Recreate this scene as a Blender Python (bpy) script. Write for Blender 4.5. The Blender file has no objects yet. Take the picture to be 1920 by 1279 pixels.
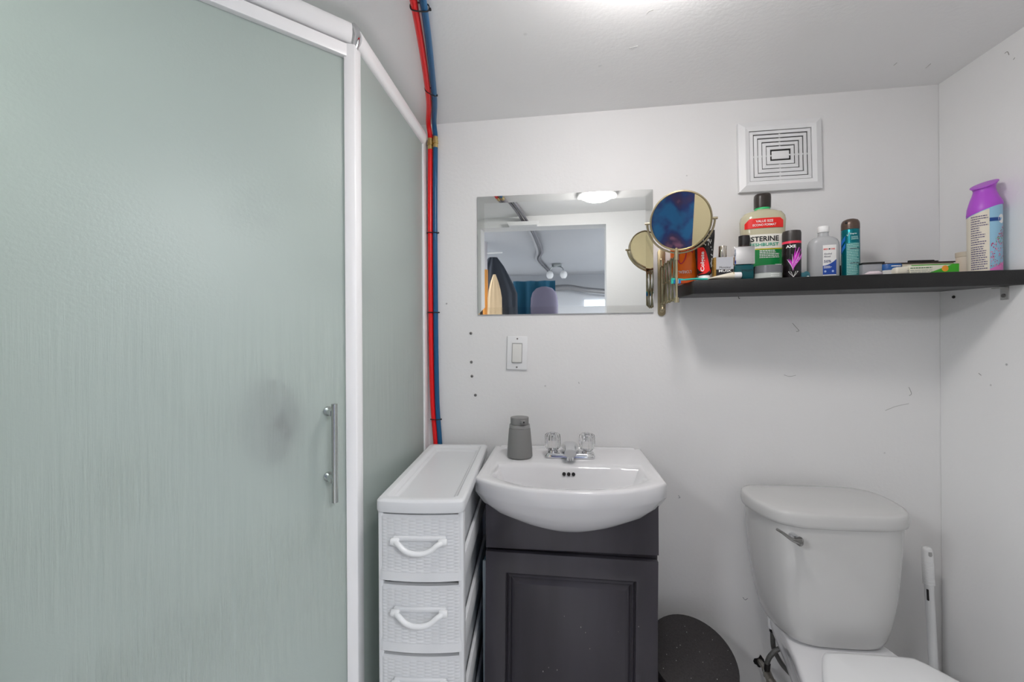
import bpy, bmesh, math, random
from math import sin, cos, pi, radians
from mathutils import Vector, Matrix, Euler
random.seed(7)
S = bpy.context.scene
COL = S.collection

# ------------------------------------------------------------------ camera, world, light, exposure
YAW, ROLL, FPX = radians(6.3), 0.006, 800.0
CAM = Vector((0, -1.457, 1.214))
cd = bpy.data.cameras.new('camera'); cam = bpy.data.objects.new('camera', cd); COL.objects.link(cam)
cd.sensor_width = 36; cd.lens = 36 * FPX / 1920; cd.clip_start = .01
cam.location = CAM
cam.rotation_euler = (Matrix.Rotation(YAW, 3, 'Z') @ Matrix.Rotation(pi / 2, 3, 'X') @ Matrix.Rotation(-ROLL, 3, 'Z')).to_euler()
S.camera = cam
w = bpy.data.worlds.new('world'); S.world = w; w.use_nodes = True
w.node_tree.nodes['Background'].inputs[0].default_value = (.6, .65, .7, 1)
w.node_tree.nodes['Background'].inputs[1].default_value = .3
S.view_settings.view_transform = 'Standard'; S.view_settings.look = 'None'
S.view_settings.gamma = 1; S.view_settings.use_curve_mapping = False
S.view_settings.exposure = 0.0
S.cycles.use_denoising = True
S.cycles.max_bounces = 10; S.cycles.diffuse_bounces = 6; S.cycles.transmission_bounces = 8; S.cycles.glossy_bounces = 6
S.cycles.sample_clamp_indirect = 4
LAMP = (.19, -.685, 1.985)
def area(name, loc, size, power, col=(1, 1, 1), rot=(0, 0, 0), shape='DISK', sy=None):
    l = bpy.data.lights.new(name, 'AREA'); l.shape = shape; l.size = size; l.energy = power; l.color = col
    if sy: l.size_y = sy
    o = bpy.data.objects.new(name, l); COL.objects.link(o); o.location = loc; o.rotation_euler = rot
    return o
area('hall_fill_light', (.95, -2.3, 1.95), .6, 46.0, (.96, .975, 1))  # unseen fill without a fixture, added to brighten the bathroom through the doorway
area('hall_fill_light', (-1.25, -2.0, 1.95), .6, 46.0, (.96, .975, 1))  # second added fill, kept out of the mirror's view
area('shower_fill_light', (-1.31, -.78, 1.95), .2, 5.2, (1, .985, .955))  # unseen fill added inside the shower to brighten the frosted glass

# ------------------------------------------------------------------ helpers
FWD = Vector((-sin(YAW), cos(YAW), 0)); R0 = Vector((cos(YAW), sin(YAW), 0)); ZZ = Vector((0, 0, 1))
RT = R0 * cos(ROLL) - ZZ * sin(ROLL); UP = ZZ * cos(ROLL) + R0 * sin(ROLL)
def ray(x, y): return FWD + RT * ((x - 960) / FPX) - UP * ((y - 639.5) / FPX)
def at(x, y, Y):
    d = ray(x, y); return CAM + d * ((Y - CAM.y) / d.y)
def atx(x, y, X):
    d = ray(x, y); return CAM + d * ((X - CAM.x) / d.x)
def atz(x, y, z):
    d = ray(x, y); return CAM + d * ((z - CAM.z) / d.z)
def mir(x, y, Y):                     # where the wall mirror's reflected ray meets a plane behind the camera
    d = ray(x, y); P = CAM + d * (-CAM.y / d.y); d.y = -d.y
    return P + d * ((Y - P.y) / d.y)
def srgb(h):
    if isinstance(h, str): c = [int(h[i:i + 2], 16) / 255 for i in (0, 2, 4)]
    else: c = [v / 255 for v in h]
    return tuple(v / 12.92 if v <= .04045 else ((v + .055) / 1.055) ** 2.4 for v in c) + (1,)

MATS = {}
def mat(name, col, rough=.5, metal=0, spec=.5, trans=0, ior=1.45, coat=0, bump=0, bscale=60, var=0, vscale=6, emit=0, bstretch=(1, 1, 1), alpha=1, sss=0):
    if name in MATS: return MATS[name]
    m = bpy.data.materials.new(name); m.use_nodes = True; MATS[name] = m
    nt = m.node_tree; b = nt.nodes['Principled BSDF']; c = srgb(col)
    I = b.inputs
    I['Base Color'].default_value = c; I['Roughness'].default_value = rough; I['Metallic'].default_value = metal
    I['Specular IOR Level'].default_value = spec; I['Transmission Weight'].default_value = trans; I['IOR'].default_value = ior
    I['Coat Weight'].default_value = coat; I['Alpha'].default_value = alpha
    if emit: I['Emission Color'].default_value = c; I['Emission Strength'].default_value = emit
    if bump or var:
        tc = nt.nodes.new('ShaderNodeTexCoord'); mp = nt.nodes.new('ShaderNodeMapping'); mp.inputs['Scale'].default_value = bstretch
        nt.links.new(tc.outputs['Object'], mp.inputs[0])
    if bump:
        n = nt.nodes.new('ShaderNodeTexNoise'); n.inputs['Scale'].default_value = bscale; n.inputs['Detail'].default_value = 4
        nt.links.new(mp.outputs[0], n.inputs['Vector'])
        bp = nt.nodes.new('ShaderNodeBump'); bp.inputs['Strength'].default_value = bump; bp.inputs['Distance'].default_value = .002
        nt.links.new(n.outputs['Fac'], bp.inputs['Height']); nt.links.new(bp.outputs[0], I['Normal'])
    if var:
        n2 = nt.nodes.new('ShaderNodeTexNoise'); n2.inputs['Scale'].default_value = vscale; n2.inputs['Detail'].default_value = 6
        nt.links.new(mp.outputs[0], n2.inputs['Vector'])
        r = nt.nodes.new('ShaderNodeValToRGB'); r.color_ramp.elements[0].position = .35; r.color_ramp.elements[1].position = .65
        r.color_ramp.elements[0].color = tuple(v * (1 - var) for v in c[:3]) + (1,); r.color_ramp.elements[1].color = c
        nt.links.new(n2.outputs['Fac'], r.inputs[0]); nt.links.new(r.outputs[0], I['Base Color'])
    return m

def wall_paint(name, col, speck=.0, scale=1.0):
    """matt painted board: roller texture, faint mottling, sparse dark specks and scuffs"""
    m = mat(name, col, .55, spec=.35)
    nt = m.node_tree; b = nt.nodes['Principled BSDF']; N = nt.nodes.new; L = nt.links.new
    tc = N('ShaderNodeTexCoord')
    n1 = N('ShaderNodeTexNoise'); n1.inputs['Scale'].default_value = 2.2; n1.inputs['Detail'].default_value = 8; L(tc.outputs['Object'], n1.inputs['Vector'])
    r1 = N('ShaderNodeMapRange'); r1.inputs[1].default_value = .3; r1.inputs[2].default_value = .7; r1.inputs[3].default_value = .955; r1.inputs[4].default_value = 1.0; L(n1.outputs['Fac'], r1.inputs[0])
    v = N('ShaderNodeTexVoronoi'); v.inputs['Scale'].default_value = 11 * scale; L(tc.outputs['Object'], v.inputs['Vector'])
    lt = N('ShaderNodeMapRange'); lt.inputs[1].default_value = .022; lt.inputs[2].default_value = .045; lt.inputs[3].default_value = 1 - speck; lt.inputs[4].default_value = 1; L(v.outputs['Distance'], lt.inputs[0])
    gate = N('ShaderNodeTexNoise'); gate.inputs['Scale'].default_value = 3.1; gate.inputs['Detail'].default_value = 2; L(tc.outputs['Object'], gate.inputs['Vector'])
    g2 = N('ShaderNodeMapRange'); g2.inputs[1].default_value = .5; g2.inputs[2].default_value = .6; L(gate.outputs['Fac'], g2.inputs[0])
    mx = N('ShaderNodeMix'); mx.data_type = 'FLOAT'; L(g2.outputs[0], mx.inputs[0]); mx.inputs[2].default_value = 1; L(lt.outputs[0], mx.inputs[3])
    mu = N('ShaderNodeMath'); mu.operation = 'MULTIPLY'; L(r1.outputs[0], mu.inputs[0]); L(mx.outputs[0], mu.inputs[1])
    mc = N('ShaderNodeMix'); mc.data_type = 'RGBA'; mc.blend_type = 'MULTIPLY'; mc.inputs[0].default_value = 1; mc.inputs[6].default_value = srgb(col); L(mu.outputs[0], mc.inputs[7]); L(mc.outputs[2], b.inputs['Base Color'])
    nb = N('ShaderNodeTexNoise'); nb.inputs['Scale'].default_value = 90; nb.inputs['Detail'].default_value = 3; L(tc.outputs['Object'], nb.inputs['Vector'])
    nb2 = N('ShaderNodeTexNoise'); nb2.inputs['Scale'].default_value = 7; nb2.inputs['Detail'].default_value = 3; L(tc.outputs['Object'], nb2.inputs['Vector'])
    ad = N('ShaderNodeMath'); ad.operation = 'MULTIPLY_ADD'; L(nb2.outputs['Fac'], ad.inputs[0]); ad.inputs[1].default_value = 1.6; L(nb.outputs['Fac'], ad.inputs[2])
    bp = N('ShaderNodeBump'); bp.inputs['Strength'].default_value = .16; bp.inputs['Distance'].default_value = .003; L(ad.outputs[0], bp.inputs['Height']); L(bp.outputs[0], b.inputs['Normal'])
    return m

def frosted(name):
    """etched green glass: blurred see-through, translucent scatter, vertical water streaks low down"""
    m = bpy.data.materials.new(name); m.use_nodes = True; nt = m.node_tree; nt.nodes.clear(); N = nt.nodes.new; L = nt.links.new
    out = N('ShaderNodeOutputMaterial'); tc = N('ShaderNodeTexCoord')
    mp = N('ShaderNodeMapping'); mp.inputs['Scale'].default_value = (75, 75, 3.2); L(tc.outputs['Object'], mp.inputs[0])
    st = N('ShaderNodeTexNoise'); st.inputs['Scale'].default_value = 1.6; st.inputs['Detail'].default_value = 5; st.inputs['Roughness'].default_value = .65; L(mp.outputs[0], st.inputs['Vector'])
    big = N('ShaderNodeTexNoise'); big.inputs['Scale'].default_value = 3.0; big.inputs['Detail'].default_value = 2; L(tc.outputs['Object'], big.inputs['Vector'])
    bg = N('ShaderNodeMapRange'); bg.inputs[1].default_value = .42; bg.inputs[2].default_value = .62; L(big.outputs['Fac'], bg.inputs[0])
    sx = N('ShaderNodeSeparateXYZ'); L(tc.outputs['Object'], sx.inputs[0])
    hz = N('ShaderNodeMapRange'); hz.inputs[1].default_value = 1.35; hz.inputs[2].default_value = .95; L(sx.outputs['Z'], hz.inputs[0])
    k = N('ShaderNodeMath'); k.operation = 'MULTIPLY'; L(bg.outputs[0], k.inputs[0]); L(hz.outputs[0], k.inputs[1])
    sr = N('ShaderNodeMapRange'); sr.inputs[1].default_value = .38; sr.inputs[2].default_value = .62; L(st.outputs['Fac'], sr.inputs[0])
    amt = N('ShaderNodeMath'); amt.operation = 'MULTIPLY'; L(sr.outputs[0], amt.inputs[0]); L(k.outputs[0], amt.inputs[1])
    sp = N('ShaderNodeTexNoise'); sp.inputs['Scale'].default_value = 160; L(tc.outputs['Object'], sp.inputs['Vector'])
    fr = N('ShaderNodeMapRange'); fr.inputs[3].default_value = .74; fr.inputs[4].default_value = .42; L(amt.outputs[0], fr.inputs[0])
    dif = N('ShaderNodeBsdfDiffuse'); dif.inputs[0].default_value = (.66, .73, .68, 1)
    trl = N('ShaderNodeBsdfTranslucent'); trl.inputs[0].default_value = (.84, .92, .885, 1)
    rf = N('ShaderNodeBsdfRefraction'); rf.inputs[0].default_value = (.88, .96, .925, 1); rf.inputs['Roughness'].default_value = .42; rf.inputs['IOR'].default_value = 1.2
    gl = N('ShaderNodeBsdfGlossy'); gl.inputs['Roughness'].default_value = .33
    m1 = N('ShaderNodeMixShader'); m1.inputs[0].default_value = .46; L(dif.outputs[0], m1.inputs[1]); L(trl.outputs[0], m1.inputs[2])
    m2 = N('ShaderNodeMixShader'); L(fr.outputs[0], m2.inputs[0]); L(rf.outputs[0], m2.inputs[1]); L(m1.outputs[0], m2.inputs[2])
    fz = N('ShaderNodeFresnel'); fz.inputs[0].default_value = 1.45
    m3 = N('ShaderNodeMixShader'); L(fz.outputs[0], m3.inputs[0]); L(m2.outputs[0], m3.inputs[1]); L(gl.outputs[0], m3.inputs[2])
    bp = N('ShaderNodeBump'); bp.inputs['Strength'].default_value = .5; bp.inputs['Distance'].default_value = .002
    ad = N('ShaderNodeMath'); ad.operation = 'MULTIPLY_ADD'; L(amt.outputs[0], ad.inputs[0]); ad.inputs[1].default_value = 1.5; ml = N('ShaderNodeMath'); ml.operation = 'MULTIPLY'; ml.inputs[1].default_value = .3; L(sp.outputs['Fac'], ml.inputs[0]); L(ml.outputs[0], ad.inputs[2]); L(ad.outputs[0], bp.inputs['Height'])
    for s in (dif, gl, rf): L(bp.outputs[0], s.inputs['Normal'])
    dc = N('ShaderNodeMix'); dc.data_type = 'RGBA'; dc.inputs[6].default_value = (.64, .705, .68, 1); dc.inputs[7].default_value = (.86, .9, .87, 1); L(amt.outputs[0], dc.inputs[0]); L(dc.outputs[2], dif.inputs[0])
    L(m3.outputs[0], out.inputs[0]); MATS[name] = m
    return m

class MB:
    """collects shapes, then links them as ONE mesh object"""
    def __init__(s): s.v = []; s.f = []
    def add(s, vs, fs):
        o = len(s.v); s.v += [Vector(v) for v in vs]; s.f += [tuple(i + o for i in f) for f in fs]; return s
    def box(s, c, d, rot=None):
        hx, hy, hz = d[0] / 2, d[1] / 2, d[2] / 2
        vs = [Vector((x, y, z)) for x in (-hx, hx) for y in (-hy, hy) for z in (-hz, hz)]
        if rot: vs = [Euler(rot).to_matrix() @ v for v in vs]
        return s.add([v + Vector(c) for v in vs], [(0, 1, 3, 2), (4, 6, 7, 5), (0, 4, 5, 1), (2, 3, 7, 6), (0, 2, 6, 4), (1, 5, 7, 3)])
    def hexa(s, lo, hi):              # two quads of 4 points each
        return s.add(list(lo) + list(hi), [(3, 2, 1, 0), (4, 5, 6, 7), (0, 1, 5, 4), (1, 2, 6, 5), (2, 3, 7, 6), (3, 0, 4, 7)])
    def loft(s, rings, cap0=True, cap1=True, closed=False):
        n = len(rings[0]); vs = [p for r in rings for p in r]; fs = []
        m = len(rings)
        for k in range(m if closed else m - 1):
            a, b = k * n, ((k + 1) % m) * n
            for i in range(n):
                j = (i + 1) % n; fs.append((a + i, a + j, b + j, b + i))
        if not closed:
            if cap0: fs.append(tuple(range(n - 1, -1, -1)))
            if cap1: fs.append(tuple((m - 1) * n + i for i in range(n)))
        return s.add(vs, fs)
    def lathe(s, prof, seg=28, c=(0, 0, 0), sy=1.0):
        rings = [[Vector((c[0] + max(r, 1e-5) * cos(2 * pi * i / seg), c[1] + sy * max(r, 1e-5) * sin(2 * pi * i / seg), c[2] + z)) for i in range(seg)] for r, z in prof]
        return s.loft(rings)
    def tube(s, pts, r, seg=12, closed=False, flat=1.0):
        pts = [Vector(p) for p in pts]; n = len(pts); rr = r if isinstance(r, (list, tuple)) else [r] * n
        rings = []; prev = None
        for i, p in enumerate(pts):
            a = pts[(i - 1) % n] if (closed or i > 0) else p; b = pts[(i + 1) % n] if (closed or i < n - 1) else p
            t = (b - a).normalized()
            if prev is None:
                u = t.orthogonal().normalized()
            else:
                u = (prev - t * prev.dot(t)).normalized()
            prev = u; v = t.cross(u)
            rings.append([p + (u * cos(2 * pi * k / seg) + v * sin(2 * pi * k / seg) * flat) * rr[i] for k in range(seg)])
        return s.loft(rings, closed=closed)
    def cyl(s, p, q, r, seg=20, r2=None): return s.tube([p, q], [r, r if r2 is None else r2], seg)
    def prism(s, poly, z0, z1):
        return s.loft([[Vector((x, y, z0)) for x, y in poly], [Vector((x, y, z1)) for x, y in poly]])
    def build(s, name, m, parent=None, world=False, bevel=0, seg=2, smooth=40, loc=None):
        me = bpy.data.meshes.new(name); vs = s.v
        if world and parent is not None:
            inv = parent.matrix_basis.inverted(); p2 = parent.parent
            while p2 is not None: inv = inv @ p2.matrix_basis.inverted(); p2 = p2.parent
            vs = [inv @ v for v in vs]
        me.from_pydata([tuple(v) for v in vs], [], s.f)
        bm = bmesh.new(); bm.from_mesh(me)
        bmesh.ops.recalc_face_normals(bm, faces=bm.faces)
        if bevel:
            es = [e for e in bm.edges if len(e.link_faces) == 2 and e.calc_face_angle(0) > radians(35)]
            bmesh.ops.bevel(bm, geom=es, offset=bevel, segments=seg, affect='EDGES', profile=.5, clamp_overlap=True)
        bm.to_mesh(me); bm.free()
        if smooth:
            me.polygons.foreach_set('use_smooth', [True] * len(me.polygons)); me.set_sharp_from_angle(angle=radians(smooth))
        me.materials.append(m)
        o = bpy.data.objects.new(name, me); COL.objects.link(o)
        if parent: o.parent = parent
        if loc: o.location = loc
        return o
def tag(o, label=None, cat=None, group=None, kind=None):
    for k, v in (('label', label), ('category', cat), ('group', group), ('kind', kind)):
        if v: o[k] = v
    return o
def thing(name, label, cat, loc=(0, 0, 0), rot=(0, 0, 0), group=None):
    o = bpy.data.objects.new(name, None); COL.objects.link(o); o.location = loc; o.rotation_euler = rot
    o.empty_display_size = .05
    return tag(o, label, cat, group)
def struct(name, mb, m, parent=None, **k):
    o = mb.build(name, m, parent, **k)
    if not parent: o['kind'] = 'structure'
    return o
def spline(pts, n=8, closed=False):
    P = [Vector(p) for p in pts]; out = []; N = len(P)
    for i in range(N if closed else N - 1):
        g = lambda k: P[k % N] if closed else P[min(max(k, 0), N - 1)]
        p0, p1, p2, p3 = g(i - 1), g(i), g(i + 1), g(i + 2)
        for j in range(n):
            t = j / n
            out.append(.5 * ((2 * p1) + (p2 - p0) * t + (2 * p0 - 5 * p1 + 4 * p2 - p3) * t * t + (3 * p1 - p0 - 3 * p2 + p3) * t ** 3))
    if not closed: out.append(P[-1])
    return out
def ell(cx, cy, rx, ry, z, n=32, e=2.0):      # superellipse ring
    out = []
    for i in range(n):
        a = 2 * pi * i / n; c, d = cos(a), sin(a)
        out.append(Vector((cx + rx * math.copysign(abs(c) ** (2 / e), c), cy + ry * math.copysign(abs(d) ** (2 / e), d), z)))
    return out
# flat print: letters, patches and bars on a flat, round or oval front (front = -y)
def wrap(rx, ry=None, off=.0004, e=2.0):
    ry = ry or rx
    if e == 0:                                  # flat face at y = -ry
        return lambda x, z: Vector((x, -ry - off, z))
    def f(x, z):                                # walk the outline by x, steep sides by angle
        a = x / rx; c, d = sin(a), cos(a)
        if e != 2.0:
            c = math.copysign(min(.999, abs(x / rx)) ** (e / 2), x); d = (1 - c * c) ** .5
        return Vector(((rx + off) * math.copysign(abs(c) ** (2 / e), c), -(ry + off) * abs(d) ** (2 / e), z))
    return f
def text_mesh(body, wd, ht, bold=.0, rot=0):
    cu = bpy.data.curves.new('lettering', 'FONT'); cu.body = body; cu.align_x = 'CENTER'; cu.align_y = 'CENTER'; cu.offset = bold; cu.resolution_u = 3
    o = bpy.data.objects.new('tmp_text', cu); COL.objects.link(o)
    dg = bpy.context.evaluated_depsgraph_get(); me = bpy.data.meshes.new_from_object(o.evaluated_get(dg))
    bpy.data.objects.remove(o); bpy.data.curves.remove(cu)
    vs = [v.co.copy() for v in me.vertices]; fs = [tuple(p.vertices) for p in me.polygons]
    bpy.data.meshes.remove(me)
    x0, x1 = min(v.x for v in vs), max(v.x for v in vs); y0, y1 = min(v.y for v in vs), max(v.y for v in vs)
    pts = [((v.x - (x0 + x1) / 2) * wd / (x1 - x0), (v.y - (y0 + y1) / 2) * ht / (y1 - y0)) for v in vs]
    if rot: pts = [(x * cos(rot) - y * sin(rot), x * sin(rot) + y * cos(rot)) for x, y in pts]
    return pts, fs
def letters(parent, body, x, z, wd, ht, m, surf, bold=.0, rot=0, name='lettering'):
    pts, fs = text_mesh(body, wd, ht, bold, rot)
    mb = MB(); mb.add([surf(px + x, pz + z) for px, pz in pts], fs)
    return mb.build(name, m, parent, smooth=0)
def patch(parent, name, m, surf, xs, top, bot, label=None):
    vs = []; fs = []
    for i, x in enumerate(xs):
        t = top(x) if callable(top) else top; b = bot(x) if callable(bot) else bot
        for k in range(5): vs.append(surf(x, b + (t - b) * k / 4))
        if i:
            for k in range(4): fs.append(((i - 1) * 5 + k, i * 5 + k, i * 5 + k + 1, (i - 1) * 5 + k + 1))
    mb = MB(); mb.add(vs, fs); o = mb.build(name, m, parent, smooth=60)
    return tag(o, label)
def lin(a, b, n=12): return [a + (b - a) * i / n for i in range(n + 1)]
def bars(parent, m, surf, x0, x1, z0, z1, rows, fill=.45, ragged=.3, name='small_print', words=True):
    mb = MB(); h = (z1 - z0) / rows
    for r in range(rows):
        z = z1 - (r + .5) * h; x = x0; end = x1 - random.random() * ragged * (x1 - x0)
        while x < end:
            l = random.uniform(.05, .16) * (x1 - x0) if words else end - x
            e = min(x + l, end)
            mb.add([surf(x, z - h * fill / 2), surf(e, z - h * fill / 2), surf(e, z + h * fill / 2), surf(x, z + h * fill / 2)], [(0, 1, 2, 3)])
            x = e + .022 * (x1 - x0)
    return mb.build(name, m, parent, smooth=0)

# ------------------------------------------------------------------ materials
M_wall = wall_paint('wall_paint', (232, 232, 232), .5)
M_ceil = wall_paint('ceiling_paint', (240, 240, 240), .3, .7)
M_white = mat('white_plastic', (232, 233, 234), .35)
M_frame = mat('white_enamel_frame', (236, 236, 237), .28)
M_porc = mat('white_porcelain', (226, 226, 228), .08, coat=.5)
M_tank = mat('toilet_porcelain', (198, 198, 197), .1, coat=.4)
M_chrome = mat('chrome', (225, 226, 228), .08, 1)
M_steel = mat('brushed_steel', (190, 195, 192), .25, 1)
M_brass = mat('aged_brass', (176, 164, 136), .34, 1, bump=.1, bscale=120)
M_olive = mat('tarnished_brass_bar', (134, 130, 100), .42, .75)
M_black = mat('black_laminate', (22, 22, 23), .38, bump=.15, bscale=200, var=.3, vscale=30)
M_blackp = mat('black_plastic', (30, 28, 28), .35)
M_wood = mat('dark_espresso_wood', (70, 67, 74), .36, bump=.06, bscale=40, bstretch=(1, 1, .15), var=.35, vscale=9)
M_red = mat('red_pipe_plastic', (226, 22, 26), .3)
M_blue = mat('blue_pipe_plastic', (18, 84, 128), .3)
M_greyp = mat('grey_pipe_plastic', (120, 118, 124), .35)
M_glass = frosted('frosted_green_glass')
M_mirror = mat('mirror_silver', (232, 235, 234), .012, 1)
M_gold = mat('gold_tinted_mirror', (238, 224, 180), .015, 1)
M_clear = mat('clear_glass', (245, 250, 248), .02, trans=1, ior=1.45)
M_acryl = mat('clear_acrylic', (250, 250, 250), .03, trans=1, ior=1.48)
M_floor = mat('pale_floor_tile', (196, 194, 192), .4, var=.2)
M_ink = mat('black_ink', (24, 22, 24), .6)
M_inkg = mat('grey_ink', (92, 92, 108), .6)
M_inkw = mat('white_ink', (240, 240, 238), .5)
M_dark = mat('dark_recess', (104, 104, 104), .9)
M_screw = mat('grey_screw_metal', (140, 138, 136), .4, .8)

# ------------------------------------------------------------------ setting
def ceil_z(x): return 1.9815 + .0157 * x
XR, XL = 1.171, -1.43
mb = MB(); mb.box(((XL + XR) / 2, .05, 1.02), (XR - XL + .2, .1, 2.06)); struct('wall_back', mb, M_wall)
mb = MB(); mb.box((XR + .05, -.585, 1.02), (.1, 1.168, 2.06)); struct('wall_right', mb, M_wall)
mb = MB(); mb.box((XL - .05, -.585, 1.02), (.1, 1.168, 2.06)); struct('wall_left', mb, M_wall)
mb = MB(); mb.hexa([Vector((x, y, ceil_z(x))) for x, y in ((-1.53, .1), (1.27, .1), (1.27, -1.17), (-1.53, -1.17))],
                   [Vector((x, y, 2.12)) for x, y in ((-1.53, .1), (1.27, .1), (1.27, -1.17), (-1.53, -1.17))]); struct('ceiling', mb, M_ceil)
mb = MB(); mb.box((-.15, -2.3, -.05), (3.5, 4.8, .1)); struct('floor', mb, M_floor)
# partition with the doorway the photograph is taken from
JL, JR, JT = -.56, .285, 1.915
mb = MB(); mb.box(((XL - .1 + JL) / 2, -1.22, 1.02), (JL - XL + .1, .1, 2.06)); mb.box(((JR + XR + .1) / 2, -1.22, 1.02), (XR + .1 - JR, .1, 2.06))
mb.box(((JL + JR) / 2, -1.22, (JT + 2.05) / 2), (JR - JL, .1, 2.05 - JT)); struct('wall_front', mb, M_wall)
# room beyond the doorway
M_hall = wall_paint('hall_paint', (196, 198, 202), .2)
mb = MB(); mb.box((-.15, -3.75, 1.02), (3.5, .1, 2.06)); struct('wall_hall_far', mb, M_hall)
mb = MB(); mb.box((-1.85, -2.5, 1.02), (.1, 2.5, 2.06)); struct('wall_hall_left', mb, M_hall)
mb = MB(); mb.box((1.55, -2.5, 1.02), (.1, 2.5, 2.06)); struct('wall_hall_right', mb, M_hall)
mb = MB(); mb.box((-.15, -2.5, 2.05), (3.5, 2.46, .1)); struct('ceiling_hall', mb, M_hall)
M_scuff = mat('grey_scuff_mark', (150, 149, 147), .6)

# ------------------------------------------------------------------ shower enclosure (neo-angle corner)
sh = thing('shower_enclosure', 'corner shower enclosure with frosted green glass and white metal frame', 'shower', (-.47, -.53, 0))
dirD = Vector((-1, -1, 0)).normalized(); nD = Vector((1, -1, 0)).normalized()       # along the door, out of it
P0 = Vector((-.466, -.526, 0)); DW = .64
def door_box(u0, u1, z0, z1, t, off=0):
    a, b = P0 + dirD * u0 + nD * off, P0 + dirD * u1 + nD * off
    q = [a - nD * t / 2, a + nD * t / 2, b + nD * t / 2, b - nD * t / 2]
    m_ = MB(); m_.hexa([p + ZZ * z0 for p in q], [p + ZZ * z1 for p in q]); return m_
dp = door_box(.014, DW - .01, .1, 1.862, .006, -.004).build('door_panel', M_glass, sh, True, smooth=0)
dp['label'] = 'wide frosted glass door with water streaks'
door_box(.005, .014, .1, 1.86, .009, -.004).build('door_gasket', mat('green_glass_edge', (120, 142, 130), .2), sh, True)
door_box(.0165, DW, 1.856, 1.884, .02, .002).build('door_top_frame', M_frame, sh, True, bevel=.0015)
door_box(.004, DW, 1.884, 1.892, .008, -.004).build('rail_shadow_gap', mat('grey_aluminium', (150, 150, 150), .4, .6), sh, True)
def rail(a, b, r, zc, name, out):   # round-fronted top rail
    m_ = MB(); rings = []
    for p in (a, b):
        rg = []
        for k in range(13):
            t = -pi / 2 + pi * k / 12
            rg.append(p + out * (r * .62 * cos(t)) + ZZ * (zc + r * sin(t)))
        rg += [p - out * .012 + ZZ * (zc + r), p - out * .012 + ZZ * (zc - r)]
        rings.append(rg)
    m_.loft(rings); return m_.build(name, M_frame, sh, True)
rail(P0 + nD * .004 + dirD * .006, P0 + nD * .004 + dirD * DW, .0235, 1.9145, 'top_rail', nD)
rail(Vector((-.462, -.516, 0)), Vector((-.462, -.034, 0)), .0235, 1.9145, 'top_rail', Vector((1, 0, 0)))
mb = MB(); mb.tube([P0 + Vector((.003, .003, 1.884)), P0 + Vector((.0085, .002, 1.9)), P0 + Vector((.011, .002, 1.914)), P0 + Vector((.0085, .002, 1.93)), P0 + Vector((0, .004, 1.94))], .0075, 10)
mb.build('corner_joint', M_chrome, sh, True)['label'] = 'chrome corner joint'
mb = MB(); mb.hexa([Vector((x, y, .06)) for x, y in ((-.478, -.545), (-.4555, -.5365), (-.4555, -.506), (-.478, -.506))], [Vector((x, y, 1.888)) for x, y in ((-.478, -.545), (-.4555, -.5365), (-.4555, -.506), (-.478, -.506))])
mb.build('corner_post', M_frame, sh, True, bevel=.002)
mb = MB(); mb.box((-.463, -.522, .97), (.008, .006, 1.8)); mb.build('post_trim', mat('warm_white_trim', (240, 236, 230), .3), sh, True)
mb = MB(); mb.box((-.466, -.27, .98), (.006, .47, 1.83)); mb.build('side_panel', M_glass, sh, True, smooth=0)['label'] = 'narrow fixed frosted glass side panel'
mb = MB(); mb.box((-.47, -.02, .985), (.026, .036, 1.87)); mb.build('wall_channel', M_frame, sh, True, bevel=.002)
mb = MB(); mb.box((-.466, -.27, .075), (.02, .46, .02)); mb.build('bottom_rail', M_frame, sh, True)
far0 = P0 + dirD * DW
mb = MB(); mb.box((far0.x - .005, far0.y - .005, .98), (.03, .03, 1.83)); mb.build('corner_post', M_frame, sh, True, bevel=.002)
mb = MB(); mb.box(((far0.x + XL) / 2, far0.y, .98), (far0.x - XL - .02, .006, 1.83)); mb.build('side_panel', M_glass, sh, True, smooth=0)
mb = MB(); mb.prism([(XL + .004, -.004), (-.455, -.004), (-.455, -.54), (far0.x + .012, far0.y - .012), (XL + .004, far0.y - .012)], .001, .06); mb.build('shower_tray', M_porc, sh, True, bevel=.006)
# pull handle: bar with two stand-offs
hp = [P0 + dirD * .058 + ZZ * z for z in (1.062, .918)]
hb = MB(); hb.cyl(P0 + dirD * .056 + nD * .04 + ZZ * 1.082, P0 + dirD * .056 + nD * .04 + ZZ * .872, .0065, 20)
hnd = hb.build('pull_handle', M_steel, sh, True); hnd['label'] = 'brushed steel pull bar'
for p in hp:
    mb = MB(); a = p - nD * .001; mb.cyl(a, a + nD * .006, .0105); mb.cyl(a + nD * .006, a + nD * .011, .0085); mb.cyl(a + nD * .011, p + nD * .036 , .0075); mb.build('stand_off', M_steel, hnd, True)
# dark things blurred behind the glass
def blob(loc, sx, sy, sz, name, label, col):
    m_ = MB(); rings = []
    for k in range(1, 10):
        t = pi * k / 10
        rings.append([Vector((loc[0] + sx * sin(t) * cos(a) * (1 + .1 * sin(5 * a + k)), loc[1] + sy * sin(t) * sin(a) * (1 + .1 * cos(4 * a)), loc[2] - sz * cos(t))) for a in [2 * pi * i / 18 for i in range(18)]])
    m_.loft(rings); return tag(m_.build(name, mat(name + '_cloth', col, .9, bump=.5, bscale=80), None), label, 'bath puff')
pA = P0 + dirD * .165 - nD * .062
blob((pA.x, pA.y, 1.045), .065, .05, .095, 'bath_puff', 'dark blurred bath puff behind the frosted shower door, beside the handle', (22, 26, 26))
pB = P0 + dirD * .19 - nD * .13
mb = MB(); mb.lathe([(.004, .05), (.012, .045), (.015, .02), (.05, 0), (.05, -.014), (.0, -.016)], 24, (pB.x, pB.y, 1.50)); mb.cyl((pB.x, pB.y, 1.545), (pB.x - .12, -.0 - .02, 1.72), .009)
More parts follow.
